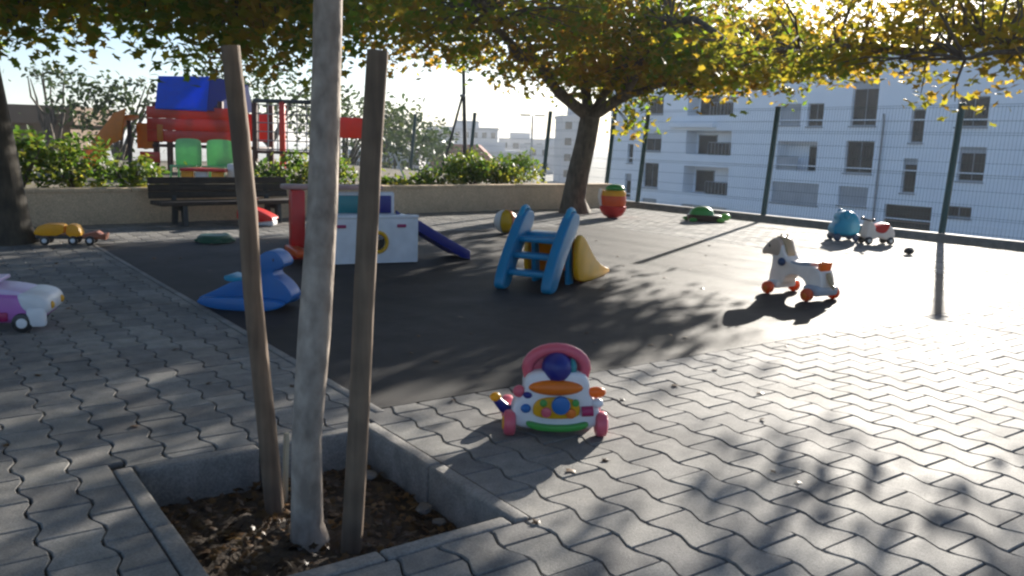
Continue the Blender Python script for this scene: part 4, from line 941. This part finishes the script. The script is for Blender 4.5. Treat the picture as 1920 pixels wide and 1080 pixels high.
for a, b, c, d, k in OP:
    if k == 'dark':
        w = fb('window', .27, a, b, c, d, .05, M_frame, ab); nW = 2 if b-a > 1.2 else 1; pwd = (b-a-.08*(nW+1))/nW
        for i in range(nW): fb('pane', .235, a+.08+i*(pwd+.08), a+.08+i*(pwd+.08)+pwd, c+.08, d-.08, .02, M_glassdk, w)
        fb('sill', -.04, a-.06, b+.06, c-.10, c-.02, .14, M_frame, w)
        hb = rng.choice((0, 0, 0, 0, .18, .3))*(d-c)
        if hb: fb('roller_blind', .20, a+.02, b-.02, d-hb, d-.01, .04, M_shutter, w)
    elif k == 'garage':
        w = fb('garage_opening', .27, a, b, c, d, .05, M_glassdk, ab)
        for i in range(2): fb('rail', .15, a, b, c+.7+i*.7, c+.78+i*.7, .05, M_brownb, w)
    elif k == 'shutter':
        w = fb('shutter', .2, a, b, c, d, .05, M_shutter, ab); n_ = int((d-c)/.22)
        for i in range(n_): fb('slat', .165, a+.03, b-.03, c+i*(d-c)/n_+.015, c+(i+1)*(d-c)/n_-.015, .03, M_shutter, w)
        fb('sill', -.04, a-.06, b+.06, c-.10, c-.02, .14, M_frame, w)
    else:
        wy0, wy1 = (b-2.2, b-.25) if k == 'loggia' else (a+.1, a+1.5)
        w = fb('balcony_door', 1.26, wy0, wy1, c+.02, d-.3, .05, M_frame, ab); fb('pane', 1.22, wy0+.08, wy1-.08, c+.1, d-.38, .02, M_glassdk, w)
        if k == 'loggia':
            s_ = fb('balcony_screen', .12, a+.1, b-2.4, c+.02, c+.95, .05, M_glassdk, ab)
            fb('rail', .12, a+.05, b-2.35, c+.97, c+1.03, .08, M_frame, s_)
            for q in range(7): fb('baluster', .07, a+.2+q*.36, a+.24+q*.36, c+.05, c+.97, .04, M_frame, s_)
        else:
            s_ = fb('balcony_screen', .12, a+1.6, b-.05, c+.02, c+.95, .05, M_shutter, ab); fb('rail', .12, a+1.55, b-.02, c+.97, c+1.03, .08, M_frame, s_)
fb('parapet_band', -.10, Y0, Y1, 7.45, 7.95, .18, M_facade, ab)
fb('bay_band', -.25, 46.2, 51.0, 3.0, 3.35, .5, M_facade, ab)
for i, z in enumerate((-3.0, 0.06-3.0+3.1*.0, )): pass
for z in (-2.83, .30, 3.5): fb('string_course', -.01, Y0+.02, Y1-.02, z, z+.07, .07, M_facade, ab)
MB().tube([(-.12, 32.1-36, .2), (-.12, 32.0-36, 10.4), (-.35, 31.9-36, 10.9)], .07, 8).build('drain_pipe', M_frame, ab)

# ------------------------------------------------------------------ far town
def house(name, label, c, w, d, h, m, rotz=0.0, wrows=0, wcols=0, roof=None, group='far town buildings'):
    t = thing(name, label, 'building', c, rotz, group)
    MB().box((0, 0, h/2), (w, d, h)).build('wall', m, t, smooth=0)
    if roof == 'gable':
        MB().prism([(-w/2-.6, h), (w/2+.6, h), (w*.2, h+h*.25+1), (-w*.2, h+h*.25+1)], -d/2-.6, d/2+.6).build('roof', M_roofred, t, smooth=0)
    else:
        MB().box((0, 0, h+.3), (w+.5, d+.5, .6)).build('roof', m, t, smooth=0)
        if wcols: MB().box((w*.05, 0, h+1.6), (w*.35, d*.5, 2.4)).build('roof_house', m, t, smooth=0)
    for i in range(wcols):
        for j in range(wrows):
            MB().box((-w/2+(i+.5)*w/wcols, -d/2-.05, (j+.55)*h/wrows), (w/wcols*.5, .12, h/wrows*.45)).build('window', M_glassdk, t, smooth=0)
fwd = Vector((.588, .809, 0)); rgt = Vector((.809, -.588, 0))
def far(px, depth, z=-7): 
    p = fwd*depth+rgt*((px-960)/1600*depth); return (p.x, p.y, z)
house('far_office', 'pale hazy office block on the skyline between the poles', far(862, 300, -20), 24, 18, 26, M_cityw, CAMANG, 6, 8)
house('red_roofed_house', 'dark red building in front of the skyline office block', far(868, 110, -9), 8.0, 8, 7.2, M_roofred, CAMANG, 2, 3, 'gable')
house('far_block', 'low pale block at the foot of the skyline office', far(905, 240, -20), 22, 12, 19, M_cityw, CAMANG+.1, 4, 6)
house('far_block', 'distant pale block left of the street lamp', far(962, 330, -20), 22, 12, 23.0, M_cityw, CAMANG-.1, 5, 5)
house('far_block', 'distant pale block right of the street lamp', far(1030, 280, -20), 20, 12, 21, M_cityw, CAMANG+.15, 5, 5)
house('far_block', 'tall hazy slab just left of the forked trunk', far(1060, 200, -14), 6, 8, 21.5, M_cityw, CAMANG+.15, 6, 2)
house('brown_shed', 'low flat brown building behind the shrubs at far left', far(108, 30, -3), 2.3, 2.5, 4.3, M_brownb, CAMANG, 0, 0)
house('far_block', 'pale block hidden behind the garden trees right of the right stake', far(720, 120, -9), 10, 8, 8.2, M_cityw, CAMANG, 2, 3)
lp = thing('street_lamp', 'thin two-armed street lamp standing against the sky', 'street lamp', far(988, 90, -7))
MB().tube([(0, 0, 0), (0, 0, 11.2)], [.14, .09], 8).build('pole', M_steel, lp)
for s in (-1, 1): MB().box((rgt.x*s*.75, rgt.y*s*.75, 11.2), (1.1, .28, .16), rz(CAMANG), bevel=.03).build('lamp_head', M_steel, lp)
def far_tree(label, c, r, h, n, m=M_leafF, size=.16, per=16, sig=(.45, .45, .35)):
    t = thing('garden_tree', label, 'tree', c, 0, 'trees beyond the terrace')
    mb = MB(); mb.tube([(0, 0, 0), (.1, .05, h*.5), (.05, .1, h*.8)], [.18, .13, .06], 8)
    for k in range(6):
        a = rng.uniform(0, 6.28); mb.tube(curve_pts((.08, .05, h*.5), (math.cos(a)*r[0]*.7, math.sin(a)*r[1]*.7, h-rng.uniform(0, r[2])), 5, .05, .05), [.07, .06, .045, .03, .015], 6)
    mb.build('trunk', M_bark, t)
    o = crown('crown', t, clumps([((0, 0, h-r[2]*.5), r)], int(n*1.2), .2, .8), int(per*1.1), sig, size, m, .3, (OVAL, OVAL_F)); o['kind'] = 'stuff'
far_tree('hazy green tree right of the right stake behind the fence', far(735, 45, -7), (2.6, 2.6, 2.0), 9.2, 90)
far_tree('low green tree left of the red building', far(790, 55, -7), (2.4, 2.2, 1.4), 8.3, 60)
far_tree('tall thin tree rising behind the tower slide at left', far(215, 26, -3), (1.5, 1.5, 1.2), 5.6, 40, size=.11, per=18, sig=(.3, .3, .25))
far_tree('sparse treetop floating above the brown shed', far(95, 28, -3), (.8, .8, .30), 6.0, 9, size=.10, per=18, sig=(.3, .3, .12))
far_tree('leafy tree behind the blue tower roof', far(500, 30, -2), (3.0, 2.4, 1.7), 5.6, 70, size=.11, per=18, sig=(.4, .4, .3))
far_tree('tree behind the right stake top and tower boards', far(640, 34, -3), (2.0, 2.0, 1.3), 5.4, 50, size=.12, per=16, sig=(.4, .4, .3))

# ------------------------------------------------------------------ haze
mb = MB(); mb.box((100, 100, 6.5), (2900, 2900, 29.0+0)); hz = mb.build('haze', None, smooth=0)
hm = bpy.data.materials.new('haze'); hm.use_nodes = True; hn = hm.node_tree.nodes; hn.remove(hn['Principled BSDF'])
pv = hn.new('ShaderNodeVolumePrincipled'); pv.inputs['Color'].default_value = (.86, .90, .95, 1); pv.inputs['Density'].default_value = .0007; pv.inputs['Anisotropy'].default_value = .2
hm.node_tree.links.new(pv.outputs[0], hn['Material Output'].inputs['Volume']); hz.data.materials.append(hm); tag(hz, 'pale haze in the air', 'haze', kind='stuff')
